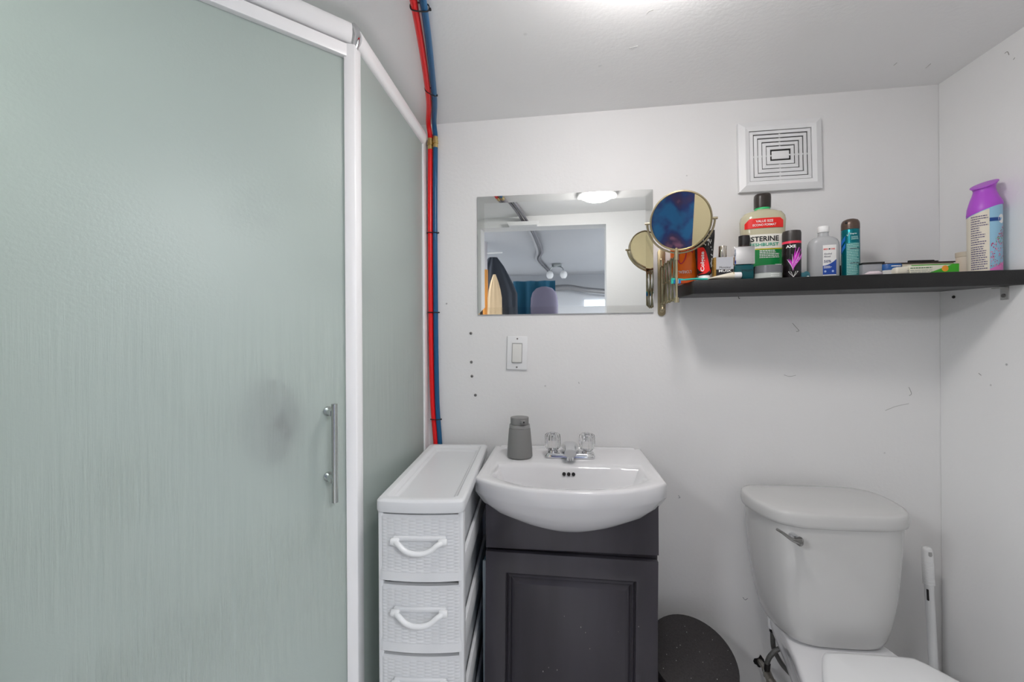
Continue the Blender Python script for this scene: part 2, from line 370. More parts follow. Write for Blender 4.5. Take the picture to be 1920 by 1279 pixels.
tag(mb.build('hand_shower', mat('dull_shower_metal', (120, 126, 122), .4, .5)), 'faint grey shower head blurred high behind the frosted door', 'shower head')

# ------------------------------------------------------------------ pipes on wall and ceiling
zc_ = lambda p: Vector((p.x, p.y, ceil_z(p.x) - .012))
def pipe(name, label, m, wallpx, ceilpx, zj):
    t = thing(name, label, 'pipe', at(wallpx[0][0], 262, -.0115))
    W = [at(x, y, -.0115) for x, y in wallpx]; Cc = [zc_(atz(x, y, 1.965)) for x, y in ceilpx]
    top = spline([Vector((W[0].x, -.012, zj + .002)), Vector((W[0].x, -.014, 1.935)), Vector((Cc[0].x, -.045, Cc[0].z - .003))] + Cc[1:], 8)
    mb = MB(); mb.tube(top, .0082, 14); mb.build('ceiling_run', m, t, True)
    mb = MB(); mb.tube(spline([Vector((W[0].x, -.0115, zj - .03))] + W[1:] + [W[-1] + Vector((.012, 0, -.25))], 8), .0082, 14); mb.build('wall_run', m, t, True)
    mb = MB(); x = W[0].x; mb.lathe([(.0088, -.034), (.0088, -.026), (.0078, -.025), (.0078, -.02), (.0098, -.019), (.0098, -.009), (.0078, -.008), (.0078, -.004), (.0088, -.003), (.0088, .004)], 16, (x, -.0115, zj))
    mb.build('brass_coupling', mat('raw_brass', (205, 180, 120), .3, 1), t, True)['label'] = 'brass crimp coupling'
    e = top[-1]; mb = MB(); mb.tube([top[-1], top[-1] + (top[-1] - top[-2]).normalized() * .03], .0094, 14); mb.build('brass_coupling', MATS['raw_brass'], t, True)
    return top
rt = pipe('red_water_pipe', 'red plastic water pipe running up wall and ceiling', M_red, [(806.5, 262), (806.5, 400), (807.5, 560), (808.5, 660), (811.5, 760), (817, 833)], [(806.5, 232), (804, 190), (797, 130), (786, 60), (775, 0), (764, -55)], 1.916)
bt = pipe('blue_water_pipe', 'blue plastic water pipe running beside the red one', M_blue, [(816.5, 262), (815.8, 400), (816.8, 560), (817.8, 660), (820, 760), (825, 833)], [(817.5, 232), (815, 190), (809.5, 130), (801.5, 60), (793, 0), (784, -55)], 1.921)
for top, dx, nm in ((rt, -.012, 'nearer the shower'), (bt, .012, 'farther from the shower')):
    e = top[-1] + (top[-1] - top[-2]).normalized() * .03; mb = MB()
    mb.tube(spline([e, e + (top[-1] - top[-2]).normalized() * .08, (-.235 + dx, -.95, ceil_z(-.23) - .014), (-.215 + dx, -1.10, ceil_z(-.21) - .02), (-.2 + dx, -1.168, 1.945)], 6), .0082, 12)
    tag(mb.build('grey_water_pipe', M_greyp), 'grey ceiling pipe over the doorway seen in the wall mirror, ' + nm, 'pipe')
def tie(px0, px1, Y, label, zplane=None):
    a, b = (at(*px0, Y), at(*px1, Y)) if zplane is None else (zc_(atz(*px0, zplane)), zc_(atz(*px1, zplane)))
    d = (b - a).normalized(); nn = Vector((0, -1, 0)) if zplane is None else Vector((0, 0, -1))
    a2, b2 = a - d * .0092, b + d * .0092; h = .0092
    pts = [a2 + nn * h * .6, a + nn * h, b + nn * h, b2 + nn * h * .6, b2 - nn * h * .6, b - nn * h, a - nn * h, a2 - nn * h * .6]
    t = thing('cable_tie', label, 'cable tie', (a + b) / 2, group='cable ties round the pipe pair')
    mb = MB(); mb.tube(spline(pts, 3, True), .0016, 6, True); mb.build('strap', M_blackp, t, True)
    mb = MB(); mb.box(b2 + d * .003 + nn * .003, (.005, .005, .004)); mb.build('buckle', M_blackp, t, True)
tie((778, 12), (796, 14), 0, 'black cable tie round the ceiling pipes, close to the frame top', 1.965)
tie((802, 167), (813, 173), 0, 'black cable tie round the ceiling pipes, just before the couplings', 1.965)
tie((806.5, 437), (816, 437), -.0115, 'black cable tie round the wall pipes, uppermost below the couplings')
tie((807.8, 586), (817, 586), -.0115, 'black cable tie round the wall pipes, level with the mirror bottom')
tie((813, 786), (821, 786), -.0115, 'black cable tie round the wall pipes, just above the white drawers')

# ------------------------------------------------------------------ wall mirror
wm = thing('wall_mirror', 'rectangular frameless mirror with a wide angled glass border above the light switch', 'mirror', (.017, 0, 1.509))
X0, X1, Z0, Z1 = -.2775, .3105, 1.3055, 1.712; bv = .024
mb = MB(); mb.box(((X0 + X1) / 2, -.002, (Z0 + Z1) / 2), (X1 - X0 - .002, .003, Z1 - Z0 - .002)); mb.build('backing', mat('mirror_backing', (120, 122, 122), .6), wm, True)
mb = MB(); mb.add([(X0 + bv, -.007, Z0 + bv), (X1 - bv, -.007, Z0 + bv), (X1 - bv, -.007, Z1 - bv), (X0 + bv, -.007, Z1 - bv)], [(0, 1, 2, 3)]); mb.build('mirror_glass', M_mirror, wm, True, smooth=0)
o_ = [(X0, Z0), (X1, Z0), (X1, Z1), (X0, Z1)]; i_ = [(X0 + bv, Z0 + bv), (X1 - bv, Z0 + bv), (X1 - bv, Z1 - bv), (X0 + bv, Z1 - bv)]
mb = MB(); mb.add([(x, -.0062, z) for x, z in o_] + [(x, -.007, z) for x, z in i_] + [(x, -.0035, z) for x, z in o_], [(k, (k + 1) % 4, 4 + (k + 1) % 4, 4 + k) for k in range(4)] + [(8 + k, 8 + (k + 1) % 4, (k + 1) % 4, k) for k in range(4)])
mb.build('bevel_edge', mat('mirror_bevel', (222, 224, 222), .03, 1), wm, True, smooth=0)

# ------------------------------------------------------------------ light switch
ls = thing('light_switch', 'white rocker light switch on the wall below the mirror', 'light switch', (-.143, 0, 1.173), (0, radians(1.6), 0))
mb = MB(); mb.box((0, -.0035, 0), (.071, .007, .115)); mb.build('cover_plate', M_white, ls, bevel=.003, seg=3)
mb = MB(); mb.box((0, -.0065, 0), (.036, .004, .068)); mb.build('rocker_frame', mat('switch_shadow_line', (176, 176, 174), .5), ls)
mb = MB(); mb.hexa([Vector((x, -.007, z)) for x, z in ((-.0155, -.031), (.0155, -.031), (.0155, .031), (-.0155, .031))], [Vector((-.0155, -.0135, -.031)), Vector((.0155, -.0135, -.031)), Vector((.0155, -.0085, .031)), Vector((-.0155, -.0085, .031))])
mb.build('rocker', mat('switch_rocker_white', (224, 224, 220), .3), ls, bevel=.001)
for s in (-1, 1):
    mb = MB(); mb.cyl((0, -.006, s * .0485), (0, -.0078, s * .0485), .003, 12); mb.build('screw', M_screw, ls)
# four screws left in the wall
for k, (x, y, lab) in enumerate(((883, 625, 'topmost of the column'), (884, 679, 'second of the column'), (885, 705.5, 'third of the column'), (891.5, 741, 'lowest of the column'))):
    p = at(x, y, 0); t = thing('wall_screw', 'small screw sunk in the wall left of the switch, ' + lab, 'screw', p, group='screws in the wall by the switch')
    mb = MB(); mb.lathe([(.0, .0), (.0048, .0), (.0052, .0012), (.0035, .0022), (.0, .0018)], 14); mb.v = [Vector((v.x, -v.z, v.y)) for v in mb.v]; mb.build('head', M_screw, t)
    mb = MB(); mb.box((0, -.002, 0), (.004, .001, .001)); mb.box((0, -.002, 0), (.001, .001, .004)); mb.build('cross_slot', M_ink, t)

# ------------------------------------------------------------------ exhaust vent
ev = thing('exhaust_vent', 'square white ceiling-style fan grille with concentric louvres high on wall', 'vent', (.7015, 0, 1.8), (0, radians(-.9), 0))
ev['label'] = 'white extractor fan grille with concentric rectangular louvres, high on the wall'
def frame_ring(w0, h0, w1, h1, y0, y1, yb):   # sloped picture frame: outer (w0,h0,y0) to inner (w1,h1,y1), body back to yb
    q = lambda w_, h_, y: [Vector((x, y, z)) for x, z in ((-w_, -h_), (w_, -h_), (w_, h_), (-w_, h_))]
    m_ = MB(); m_.loft([q(w0, h0, yb), q(w0, h0, y0), q(w1, h1, y1), q(w1, h1, yb)], closed=True); return m_
frame_ring(.1245, .111, .106, .0925, -.014, -.0215, -.001).build('frame', M_white, ev, smooth=0)
frame_ring(.106, .0925, .0935, .0805, -.0215, -.019, -.001).build('inner_frame', M_white, ev, smooth=0)
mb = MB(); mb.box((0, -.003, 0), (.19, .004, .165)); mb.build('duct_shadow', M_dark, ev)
for k in range(5):
    a, b = .0915 - k * .0127, .0785 - k * .0127
    frame_ring(a, b, a - .0096, b - .0096, -.0165, -.0185, -.0145).build('louvre', M_white, ev, smooth=0)
mb = MB(); mb.box((0, -.0165, 0), (.052, .004, .026)); mb.build('centre_plate', M_white, ev, bevel=.002)
mb = MB()
for s in (-1, 1): mb.box((s * .056, -.0125, 0), (.075, .004, .004)); mb.box((0, -.0125, s * .05), (.004, .004, .06))
mb.build('rib', M_white, ev)

# ------------------------------------------------------------------ ceiling lamp (above the frame, seen in the mirror)
cl = thing('ceiling_lamp', 'round flush ceiling lamp, lit, its glow at the top of the picture', 'lamp', LAMP)
mb = MB(); mb.lathe([(.0, -.002), (.095, -.002), (.098, -.016), (.092, -.02), (.0, -.02)], 40); mb.build('base', M_frame, cl)
mb = MB(); mb.lathe([(.086, -.02), (.088, -.045), (.08, -.064), (.06, -.076), (.03, -.082), (.0, -.083)], 40); mb.build('diffuser', mat('lit_diffuser', (255, 250, 248), .5, emit=60), cl)

# ------------------------------------------------------------------ shelf with its bracket
sf = thing('wall_shelf', 'long thick black floating shelf crossing into the right wall', 'shelf', (.385, 0, 1.35))
SL, SY0, SY1 = .385, -.185, -.246
bl, br, fl, fr = (SL, -.001, 1.3515), (XR - .001, -.001, 1.3585), (SL, SY0, 1.346), (XR - .001, SY1, 1.3485)
TH = .0385
mb = MB(); mb.hexa([Vector(bl), Vector(br), Vector(fr), Vector(fl)], [Vector(p) + ZZ * TH for p in (bl, br, fr, fl)]); mb.build('board', M_black, sf, True, bevel=.0012)
bp_ = atx(1885, 545, XR)
mb = MB(); mb.box((XR - .0015, -.195, 1.332), (.003, .02, .034)); mb.box((XR - .012, -.195, 1.3465), (.024, .02, .003)); mb.build('bracket', mat('pale_bracket_steel', (190, 190, 188), .45, .5), sf, True)
mb = MB(); mb.cyl((XR - .003, -.195, 1.326), (XR - .006, -.195, 1.326), .005); mb.build('screw', M_screw, sf, True)
def ztop(x, y):
    u = (x - SL) / (XR - SL); yf = SY0 + (SY1 - SY0) * u; v = y / yf
    return (bl[2] * (1 - u) + br[2] * u) * (1 - v) + (fl[2] * (1 - u) + fr[2] * u) * v + TH + .0003
SLOPE = radians(1.9)
def spot(pl, pr, pt, y, rz=0):       # where a thing of that width and height stands on the shelf
    a, b, c = at(pl, 500, y), at(pr, 500, y), at((pl + pr) / 2, pt, y)
    z = ztop(c.x, y); th = math.atan2(c.x - CAM.x, y - CAM.y)
    return Vector((c.x, y, z)), (b.x - a.x) * cos(th), c.z - z, -th
def face(x, y): return -math.atan2(x - CAM.x, y - CAM.y)   # turn a front towards the doorway

# ------------------------------------------------------------------ extendable magnifying mirror
mg = thing('magnifying_mirror', 'round brass magnifying mirror on an extendable scissor arm', 'mirror', (.337, 0, 1.40))
M_plate = mat('dull_brass_plate', (150, 138, 110), .42, .9, bump=.2, bscale=60)
def stadium(hw, h, n=10):
    return [(hw * cos(a), h - hw + hw * sin(a)) for a in [pi * k / n for k in range(n + 1)]] + [(hw * cos(a), -h + hw + hw * sin(a)) for a in [pi + pi * k / n for k in range(n + 1)]]
mb = MB(); mb.loft([[Vector((.337 + x, y, 1.404 + z)) for x, z in stadium(.0125, .111)] for y in (-.001, -.005)]); mb.build('wall_plate', M_plate, mg, True, bevel=.001)
for z in (1.478, 1.31):
    mb = MB(); mb.lathe([(.0, .0), (.0055, .0), (.006, .002), (.003, .004), (0, .004)], 12); mb.v = [Vector((.337 + v.x, -.005 - v.z, z + v.y)) for v in mb.v]; mb.build('screw', M_brass, mg, True)
mb = MB(); mb.cyl((.337, -.016, 1.325), (.337, -.016, 1.47), .004); mb.cyl((.337, -.016, 1.452), (.337, -.016, 1.475), .0065); mb.cyl((.337, -.016, 1.322), (.337, -.016, 1.335), .0065)
mb.lathe([(0, -.008), (.006, -.006), (.0085, 0), (.006, .006), (0, .008)], 14, (.337, -.016, 1.317)); mb.build('wall_pin', M_brass, mg, True)
XP, YP = .337, -.185
ny = 4; zlo, zhi, zmid = 1.3335, 1.4545, 1.3935
for k in range(ny):                    # lazy-tongs: crossing flat bars in two layers
    y0 = -.024 + (YP + .024 + .008) * k / ny; y1 = -.024 + (YP + .024 + .008) * (k + 1) / ny
    for s, dx in ((0, -.0025), (1, .0025)):
        za, zb = (zlo, zhi) if s == 0 else (zhi, zlo)
        mb = MB(); a, b = Vector((XP + dx, y0, za)), Vector((XP + dx, y1, zb)); d = (b - a).normalized(); p = d.cross(Vector((1, 0, 0))) * .0055
        a = a - d * .004; b = b + d * .004; ex = Vector((.0011, 0, 0))
        mb.hexa([a - p - ex, a + p - ex, a + p + ex, a - p + ex], [b - p - ex, b + p - ex, b + p + ex, b - p + ex]); mb.build('scissor_bar', M_olive, mg, True)
    for yy, zz in ((y0, zlo), (y0, zhi), ((y0 + y1) / 2, zmid)):
        mb = MB(); mb.cyl((XP - .0065, yy, zz), (XP + .0065, yy, zz), .0028, 10); mb.build('rivet', M_brass, mg, True)
mb = MB(); mb.cyl((XP, YP, 1.325), (XP, YP, 1.478), .0035); mb.cyl((XP, YP, 1.444), (XP, YP, 1.47), .006); mb.cyl((XP, YP, 1.322), (XP, YP, 1.336), .0068); mb.build('post', M_brass, mg, True)
# head: disc tipped a little down
HC = Vector((.343, -.205, 1.551)); HN = Vector((-.198, -1, -.325)).normalized()
hx = Vector((0, 0, 1)).cross(HN).normalized() * -1; hx = Vector((hx.x, hx.y, 0)).normalized(); hy = hx.cross(HN).normalized()
if hy.z < 0: hy = -hy
if hx.x < 0: hx = -hx
def disc(r, off, n=56): return [HC + hx * r * cos(2 * pi * i / n) + hy * r * sin(2 * pi * i / n) + HN * off for i in range(n)]
mb = MB(); mb.loft([disc(.0775, .005), disc(.0795, .0085), disc(.0828, .0075), disc(.0832, 0), disc(.0828, -.0075), disc(.0795, -.0085), disc(.0775, -.005)], False, False)
mb.build('mirror_rim', M_brass, mg, True)
for off, nm in ((.0055, 'front_glass'), (-.0055, 'back_glass')):
    mb = MB(); mb.add(disc(.0785, off), [tuple(range(56))]); mb.build(nm, M_gold, mg, True, smooth=0)
yk = [HC + hx * .0895 * cos(t) + hy * .0895 * sin(t) for t in [pi + pi * k / 30 for k in range(31)]]
mb = MB(); mb.tube(yk, .003, 10); mb.build('yoke', M_brass, mg, True)
for s in (-1, 1):
    mb = MB(); mb.cyl(HC + hx * s * .082, HC + hx * s * .096, .0035, 12); mb.build('pivot_knob', M_brass, mg, True)
mb = MB(); mb.cyl(yk[15], (XP, YP, 1.465), .0045); mb.build('yoke_stem', M_brass, mg, True)

# ------------------------------------------------------------------ things on the shelf
ORANGE = mat('orange_bottle_plastic', (255, 118, 26), .28); RED = mat('red_print', (226, 32, 26), .4); MAG = mat('magenta_print', (200, 20, 90), .4)
# orange shampoo bottle standing on its cap
p, wd, h, rz = spot(1257, 1308, 455, -.09)
t = thing('shampoo_bottle', 'bright orange shampoo bottle standing upside down behind the round mirror', 'bottle', p, (SLOPE, 0, rz * .8))
mb = MB(); mb.loft([ell(0, 0, .033, .02, 0, 32, 2.6), ell(0, 0, .034, .021, .012, 32, 2.6)]); mb.build('cap', mat('orange_cap', (236, 96, 30), .35), t, bevel=.002)
hw = wd / 2 + .001
mb = MB(); mb.loft([ell(0, 0, hw * x, .024 * y, z, 36, 2.6) for x, y, z in ((.8, .8, .012), (.93, .9, .02), (.99, 1, .05), (1, 1, .09), (1, .9, .12), (.98, .6, .145), (.97, .25, .158))]); mb.build('bottle_body', ORANGE, t)
sf_ = wrap(hw, .0245, .0012, 2.6)
letters(t, "L'OREAL", .0, .033, .036, .009, M_inkw, sf_, .01, pi)
pts = [(.010 * cos(a) - .006 + .004 * sin(a), .085 + .026 * sin(a)) for a in [2 * pi * k / 26 for k in range(26)]]
mb = MB(); mb.tube([sf_(x, z) for x, z in pts], .0013, 6, True); mb.build('loop_emblem', MAG, t)
mb = MB()
for k in range(4): mb.tube([sf_(-.002 + .003 * k, .112), sf_(.008 + .004 * k, .108 - .003 * k), sf_(.016 + .002 * k, .098 - .003 * k)], .0009, 5)
mb.build('stroke_mark', MAG, t)
# toothpaste tube standing on its cap
p, wd, h, rz = spot(1300, 1340, 437, -.135)
t = thing('toothpaste_tube', 'black and red toothpaste tube standing on its white cap beside the orange bottle', 'toothpaste', p, (SLOPE, 0, rz * .9))
mb = MB(); mb.lathe([(.017, 0), (.0175, .004), (.016, .016), (.014, .018)], 24); mb.build('cap', M_white, t)
mb = MB(); mb.loft([ell(0, 0, a, b, z, 32, 2.2) for a, b, z in ((.015, .015, .018), (.02, .018, .024), (.023, .017, .06), (.026, .011, .1), (.028, .005, .125), (.0285, .0016, .137), (.0285, .0012, .15))]); mb.build('tube', mat('black_tube_film', (26, 23, 22), .3), t)
def tubes(x, z):
    T_ = ((.018, .015, .015), (.024, .02, .018), (.06, .023, .017), (.1, .026, .011), (.125, .028, .005), (.137, .0285, .0016), (.16, .0285, .0012))
    for (z0, a0, b0), (z1, a1, b1) in zip(T_, T_[1:]):
        if z0 <= z <= z1: k = (z - z0) / (z1 - z0); rx = a0 + (a1 - a0) * k; ry = b0 + (b1 - b0) * k
    return Vector((x, -ry * max(0., 1 - abs(x / rx) ** 2.2) ** (1 / 2.2) - .0012, z))
patch(t, 'red_crescent', RED, tubes, lin(-.0185, .0165, 16), lambda x: .1 - max(0, x + .004) ** 2 * 190, lambda x: .021 + max(0, x + .004) ** 2 * 30, 'red curved panel')
letters(t, 'Colgate', -.004, .058, .058, .013, M_inkw, lambda x, z: tubes(x, z) + Vector((0, -.0006, 0)), .02, pi / 2)
mb = MB()
for k in range(26):
    x = random.uniform(-.012, .022); z = random.uniform(.102, .142); l = random.uniform(.004, .009)
    mb.add([tubes(x, z), tubes(x + .0016, z), tubes(x + .0016, z + l), tubes(x, z + l)], [(0, 1, 2, 3)])
for k in range(16):
    z = random.uniform(.04, .1); x = .0165 + random.uniform(0, .004)
    mb.add([tubes(x, z), tubes(x + .0016, z), tubes(x + .0016, z + .004), tubes(x, z + .004)], [(0, 1, 2, 3)])
mb.build('small_print', M_inkw, t, smooth=0)
# musk cologne
p, wd, h, rz = spot(1333, 1374, 478, -.145)
t = thing('cologne_bottle', 'square cologne bottle with amber side, grey and black front and silver cap', 'bottle', p, (SLOPE, 0, rz * .25))
mb = MB(); mb.box((0, 0, .034), (.052, .03, .068)); mb.build('glass_body', mat('amber_glass', (214, 170, 90), .05, trans=.75, ior=1.4), t, bevel=.003)
mb = MB(); mb.box((.003, -.0158, .0495), (.046, .0012, .035)); mb.build('grey_label', mat('silver_grey_print', (188, 190, 196), .35, .2), t)
mb = MB(); mb.box((.003, -.0158, .0165), (.046, .0012, .031)); mb.build('black_label', M_ink, t)
fs_ = wrap(1, .0166, .0002, 0)
letters(t, 'Monsieur', .004, .0375, .031, .006, M_ink, fs_); letters(t, 'MUSK', .004, .0275, .034, .007, M_inkw, fs_, .01)
mb = MB(); mb.cyl((.001, 0, .068), (.001, 0, .101), .011); mb.build('cap', mat('satin_silver', (206, 200, 190), .16, 1), t, bevel=.001)
# teal cologne with big chrome cap
p, wd, h, rz = spot(1369, 1416, 462, -.15)
t = thing('cologne_bottle', 'teal glass cologne bottle with a large square chrome cap', 'bottle', p, (SLOPE, 0, rz * .35))
mb = MB(); mb.box((0, 0, .0215), (.05, .03, .043)); mb.build('glass_body', mat('teal_glass', (18, 112, 122), .05, trans=.6, ior=1.4), t, bevel=.003)
mb = MB(); mb.box((0, 0, .0695), (.054, .034, .051)); mb.build('cap', mat('polished_cap', (235, 235, 236), .04, 1), t, bevel=.0015)
letters(t, 'STRUCT', .008, .026, .03, .006, M_ink, wrap(1, .0152, .0003, 0), .01)
# black capped bottle behind
p, wd, h, rz = spot(1383, 1405, 443, -.095)
t = thing('deodorant_stick', 'plain black capped bottle rising behind the chrome cap', 'bottle', p, (SLOPE, 0, 0))
mb = MB(); mb.lathe([(.0165, 0), (.0165, h - .03), (.014, h - .028), (.0, h - .028)], 24); mb.build('bottle_body', mat('dark_brown_plastic', (46, 36, 32), .3), t)
mb = MB(); mb.lathe([(.0155, h - .03), (.0155, h - .001), (.014, h), (0, h)], 24); mb.build('cap', M_blackp, t)
# mouthwash
p, wd, h, rz = spot(1383, 1472, 367, -.055)
t = thing('mouthwash_bottle', 'large pale yellow mouthwash bottle with black cap and green label', 'bottle', p, (SLOPE, 0, rz * .3))
hw = .0615
mb = MB(); mb.loft([ell(0, 0, hw * a, .036 * b, h * z, 40, 2.8) for a, b, z in ((.93, .9, 0), (.97, .97, .02), (.97, 1, .2), (.97, 1, .45), (1, 1, .62), (1.02, 1, .7), (.98, .97, .745), (.84, .9, .785), (.55, .75, .805), (.33, .55, .812), (.31, .5, .83))])
mb.build('bottle_body', mat('pale_yellow_liquid', (214, 208, 178), .12, trans=.22, ior=1.33, coat=.3), t)
mb = MB(); mb.loft([ell(0, 0, .0215, .0205, h * .822, 28), ell(0, 0, .0215, .0205, h * .845, 28)]); mb.build('seal_ring', mat('green_seal', (60, 196, 120), .35), t)
mb = MB(); mb.loft([ell(0, 0, r, r * .95, h * z, 28, 2.6) for r, z in ((.0225, .845), (.0228, .95), (.0222, .99), (.02, 1.0))]); mb.build('cap', mat('black_cap', (48, 42, 38), .32), t)
s1 = wrap(hw * 1.0, .0368, .001, 2.8); H = h
def zz(py): return (at(1427, py, -.1).z - p.z)
ypx = lambda q: h * (523.5 - q) / (523.5 - 367)     # photo row to bottle height
patch(t, 'red_flash', RED, s1, lin(-.055, .047, 22), lambda x: ypx(413) - (max(0, -.044 - x) * 1.2 if x < -.03 else max(0, x - .038) * .8), ypx(430), 'red value-size flash')
letters(t, 'VALUE SIZE', -.005, ypx(418.3), .046, .0072, M_inkw, lambda x, z: s1(x, z) + Vector((0, -.0012, 0)), .015)
letters(t, 'ECONO FORMAT', -.005, ypx(424.8), .062, .0068, M_inkw, lambda x, z: s1(x, z) + Vector((0, -.0012, 0)), .015)
patch(t, 'white_label', mat('label_white', (236, 234, 224), .4), s1, lin(-.056, .052, 24), ypx(441), ypx(466.5))
letters(t, 'LISTERINE', -.0105, ypx(449), .088, .0155, M_ink, lambda x, z: s1(x, z) + Vector((0, -.0012, 0)), .022)
letters(t, 'FRESHBURST', -.0095, ypx(459), .086, .0095, mat('green_print', (40, 160, 130), .4), lambda x, z: s1(x, z) + Vector((0, -.0012, 0)), .02)
patch(t, 'yellow_stripe', mat('yellow_print', (226, 206, 40), .4), s1, lin(-.056, .052, 24), ypx(465.6), ypx(467.6))
patch(t, 'green_label', mat('green_label_print', (12, 128, 62), .35), s1, lin(-.056, .052, 24), ypx(467.6), ypx(499))
bars(t, M_inkw, lambda x, z: s1(x, z) + Vector((0, -.0012, 0)), -.018, .036, ypx(483), ypx(468.5), 5, .5, .25)
bars(t, M_inkw, lambda x, z: s1(x, z) + Vector((0, -.0012, 0)), .024, .042, ypx(497), ypx(493), 1, .6, 0)
# cream jar
p, wd, h, rz = spot(1411, 1467, 499.5, -.155)
t = thing('cosmetic_jar', 'low clear jar with a grey screw lid in front of the mouthwash', 'jar', p, (SLOPE, 0, 0))
r = wd / 2
mb = MB(); mb.lathe([(r * .92, 0), (r * .98, .002), (r * .98, .0165), (r * .9, .018), (0, .018)], 32); mb.build('jar_body', mat('milky_jar', (214, 220, 216), .15, trans=.3), t)
mb = MB(); mb.lathe([(r, .0165), (r, h - .001), (r * .96, h), (0, h)], 32); mb.build('lid', mat('grey_lid', (112, 114, 118), .3, .3), t)
bars(t, M_inkw, wrap(r, None, .0006), -.008, .016, .004, .014, 2, .3, 0)
# black body spray
p, wd, h, rz = spot(1465, 1502, 433.5, -.14)
t = thing('body_spray_can', 'black body spray can with a magenta feather print', 'spray can', p, (SLOPE, 0, rz * .6)); r = wd / 2
mb = MB(); mb.lathe([(r * .95, 0), (r, .004), (r, h * .72), (r * .97, h * .725)], 32); mb.build('can_body', mat('gloss_black_can', (28, 24, 26), .22), t)
mb = MB(); mb.lathe([(r * .99, h * .765), (r * .99, h * .94), (r * .93, h * .985), (r * .6, h), (0, h)], 32); mb.build('cap', mat('matt_black_cap', (52, 48, 46), .4), t)
mb = MB(); mb.lathe([(r, h * .72), (r * 1.005, h * .75), (r, h * .768)], 32); mb.build('red_band', mat('coral_band', (240, 60, 90), .35), t)
s2 = wrap(r, None, .0009)
letters(t, 'AXE', -.006, h * .655, .024, .008, M_inkw, s2, .03)
mb = MB(); mb2 = MB()
for k in range(34):                     # feather strokes fanning from the bottom
    a = random.uniform(-1.15, 1.1); l = random.uniform(.45, 1) * (.058 if a > .15 else .036); b0 = (-.001, h * .16)
    pts = [(b0[0] + sin(a * j / 5 * 1.1) * l * j / 5 * .75, b0[1] + cos(a * .8) * l * j / 5 + .012 * j / 5) for j in range(6)]
    (mb if random.random() < .65 else mb2).tube([s2(max(-.03, min(.03, x)), z) for x, z in pts], [.0003, .0011, .0014, .0012, .0008, .0003], 5)
mb.build('feather_print', mat('magenta_feather', (206, 50, 196), .4), t); mb2.build('feather_print', mat('pale_feather', (232, 200, 230), .4), t)
mb = MB()
for a, b in (((-.012, .02), (0, .004)), ((0, .004), (.012, .02)), ((.012, .02), (-.012, .02)), ((-.006, .02), (0, .004)), ((.006, .02), (0, .004))): mb.tube([s2(*a), s2(*b)], .0005, 5)
mb.build('diamond_mark', M_inkw, t)
# small teal clip
p, wd, h, rz = spot(1500, 1517, 505, -.15)
t = thing('razor_cap', 'small dark teal plastic clip lying between the black spray and the clear bottle', 'clip', p, (SLOPE, 0, rz * .5))
mb = MB(); prof = [(-.011, 0), (-.0115, .012), (-.008, .017), (-.002, .017), (.001, .02), (.006, .02), (.011, .015), (.0125, 0), (.009, 0), (.0085, .008), (.004, .009), (.004, 0)]
mb.loft([[Vector((x, y, z)) for x, z in prof] for y in (-.006, .006)]); mb.build('clip_body', mat('dark_teal_plastic', (50, 104, 116), .35), t, bevel=.0008)
mb = MB(); mb.cyl((.0065, -.0068, .0045), (.0065, .0068, .0045), .003, 12); mb.build('clip_pin', mat('pale_plastic', (190, 202, 204), .3), t)
# rubbing alcohol
p, wd, h, rz = spot(1513, 1572, 426, -.105)
t = thing('alcohol_bottle', 'translucent rubbing alcohol bottle with white cap and blue label', 'bottle', p, (SLOPE, 0, rz * .6)); hw = wd / 2 + .002
M_milk = mat('milky_clear_plastic', (214, 216, 218), .22, trans=.45, ior=1.3)
mb = MB(); mb.loft([ell(0, 0, hw * a, .021 * b, h * z, 36, 2.5) for a, b, z in ((.95, .93, 0), (1, 1, .02), (1, 1, .62), (.97, 1, .68), (.86, .97, .74), (.62, .85, .785), (.38, .62, .805), (.33, .55, .82), (.32, .55, .89))]); mb.build('bottle_body', M_milk, t)
mb = MB(); mb.lathe([(.0145, h * .885), (.015, h * .89), (.0148, h * .985), (.0138, h), (0, h)], 28); mb.build('cap', mat('bright_white_cap', (242, 242, 242), .4), t)
s3 = wrap(hw, .0215, .001, 2.5); u = lambda x, z: s3(x, z) + Vector((0, -.0006, 0)); yp = lambda q: h * (517.5 - q) / (517.5 - 426)
patch(t, 'white_label', mat('label_paper', (232, 232, 230), .45), s3, lin(-.005, .027, 10), yp(460), yp(512))
patch(t, 'blue_panel', mat('blue_label_print', (24, 70, 160), .4), lambda x, z: s3(x, z) + Vector((0, -.0003, 0)), lin(-.005, .027, 12), lambda x: yp(495) + max(0, x + .005) ** 2 * 17, yp(510.5), 'blue lower panel')
letters(t, 'MEDI', .0015, yp(467), .010, .0042, RED, u, .02); letters(t, 'CARE', .0185, yp(467), .010, .0042, RED, u, .02)
mb = MB(); mb.add([u(.0103 + .002 * cos(a), yp(467) + .002 * sin(a)) for a in [k * pi / 5 for k in range(10)]], [tuple(range(10))]); mb.build('round_mark', M_ink, t, smooth=0)
letters(t, 'Alcohol', .0065, yp(475), .0185, .0052, M_inkg, u, .01); letters(t, 'Alcool', .005, yp(479.6), .0155, .0052, M_inkg, u, .01)
letters(t, '50%', .006, yp(488), .017, .0076, mat('navy_ink', (40, 50, 110), .5), u, .012)
bars(t, M_inkw, u, -.003, .017, yp(500), yp(495.5), 3, .5, .3)
mb = MB()
for cx in (.0005, .0185): mb.add([u(cx + .0028 * cos(a), yp(505) + .0032 * sin(a)) for a in [k * pi / 6 for k in range(12)]], [tuple(range(12))])
mb.build('round_mark', mat('pale_blue_ink', (170, 190, 225), .5), t, smooth=0)
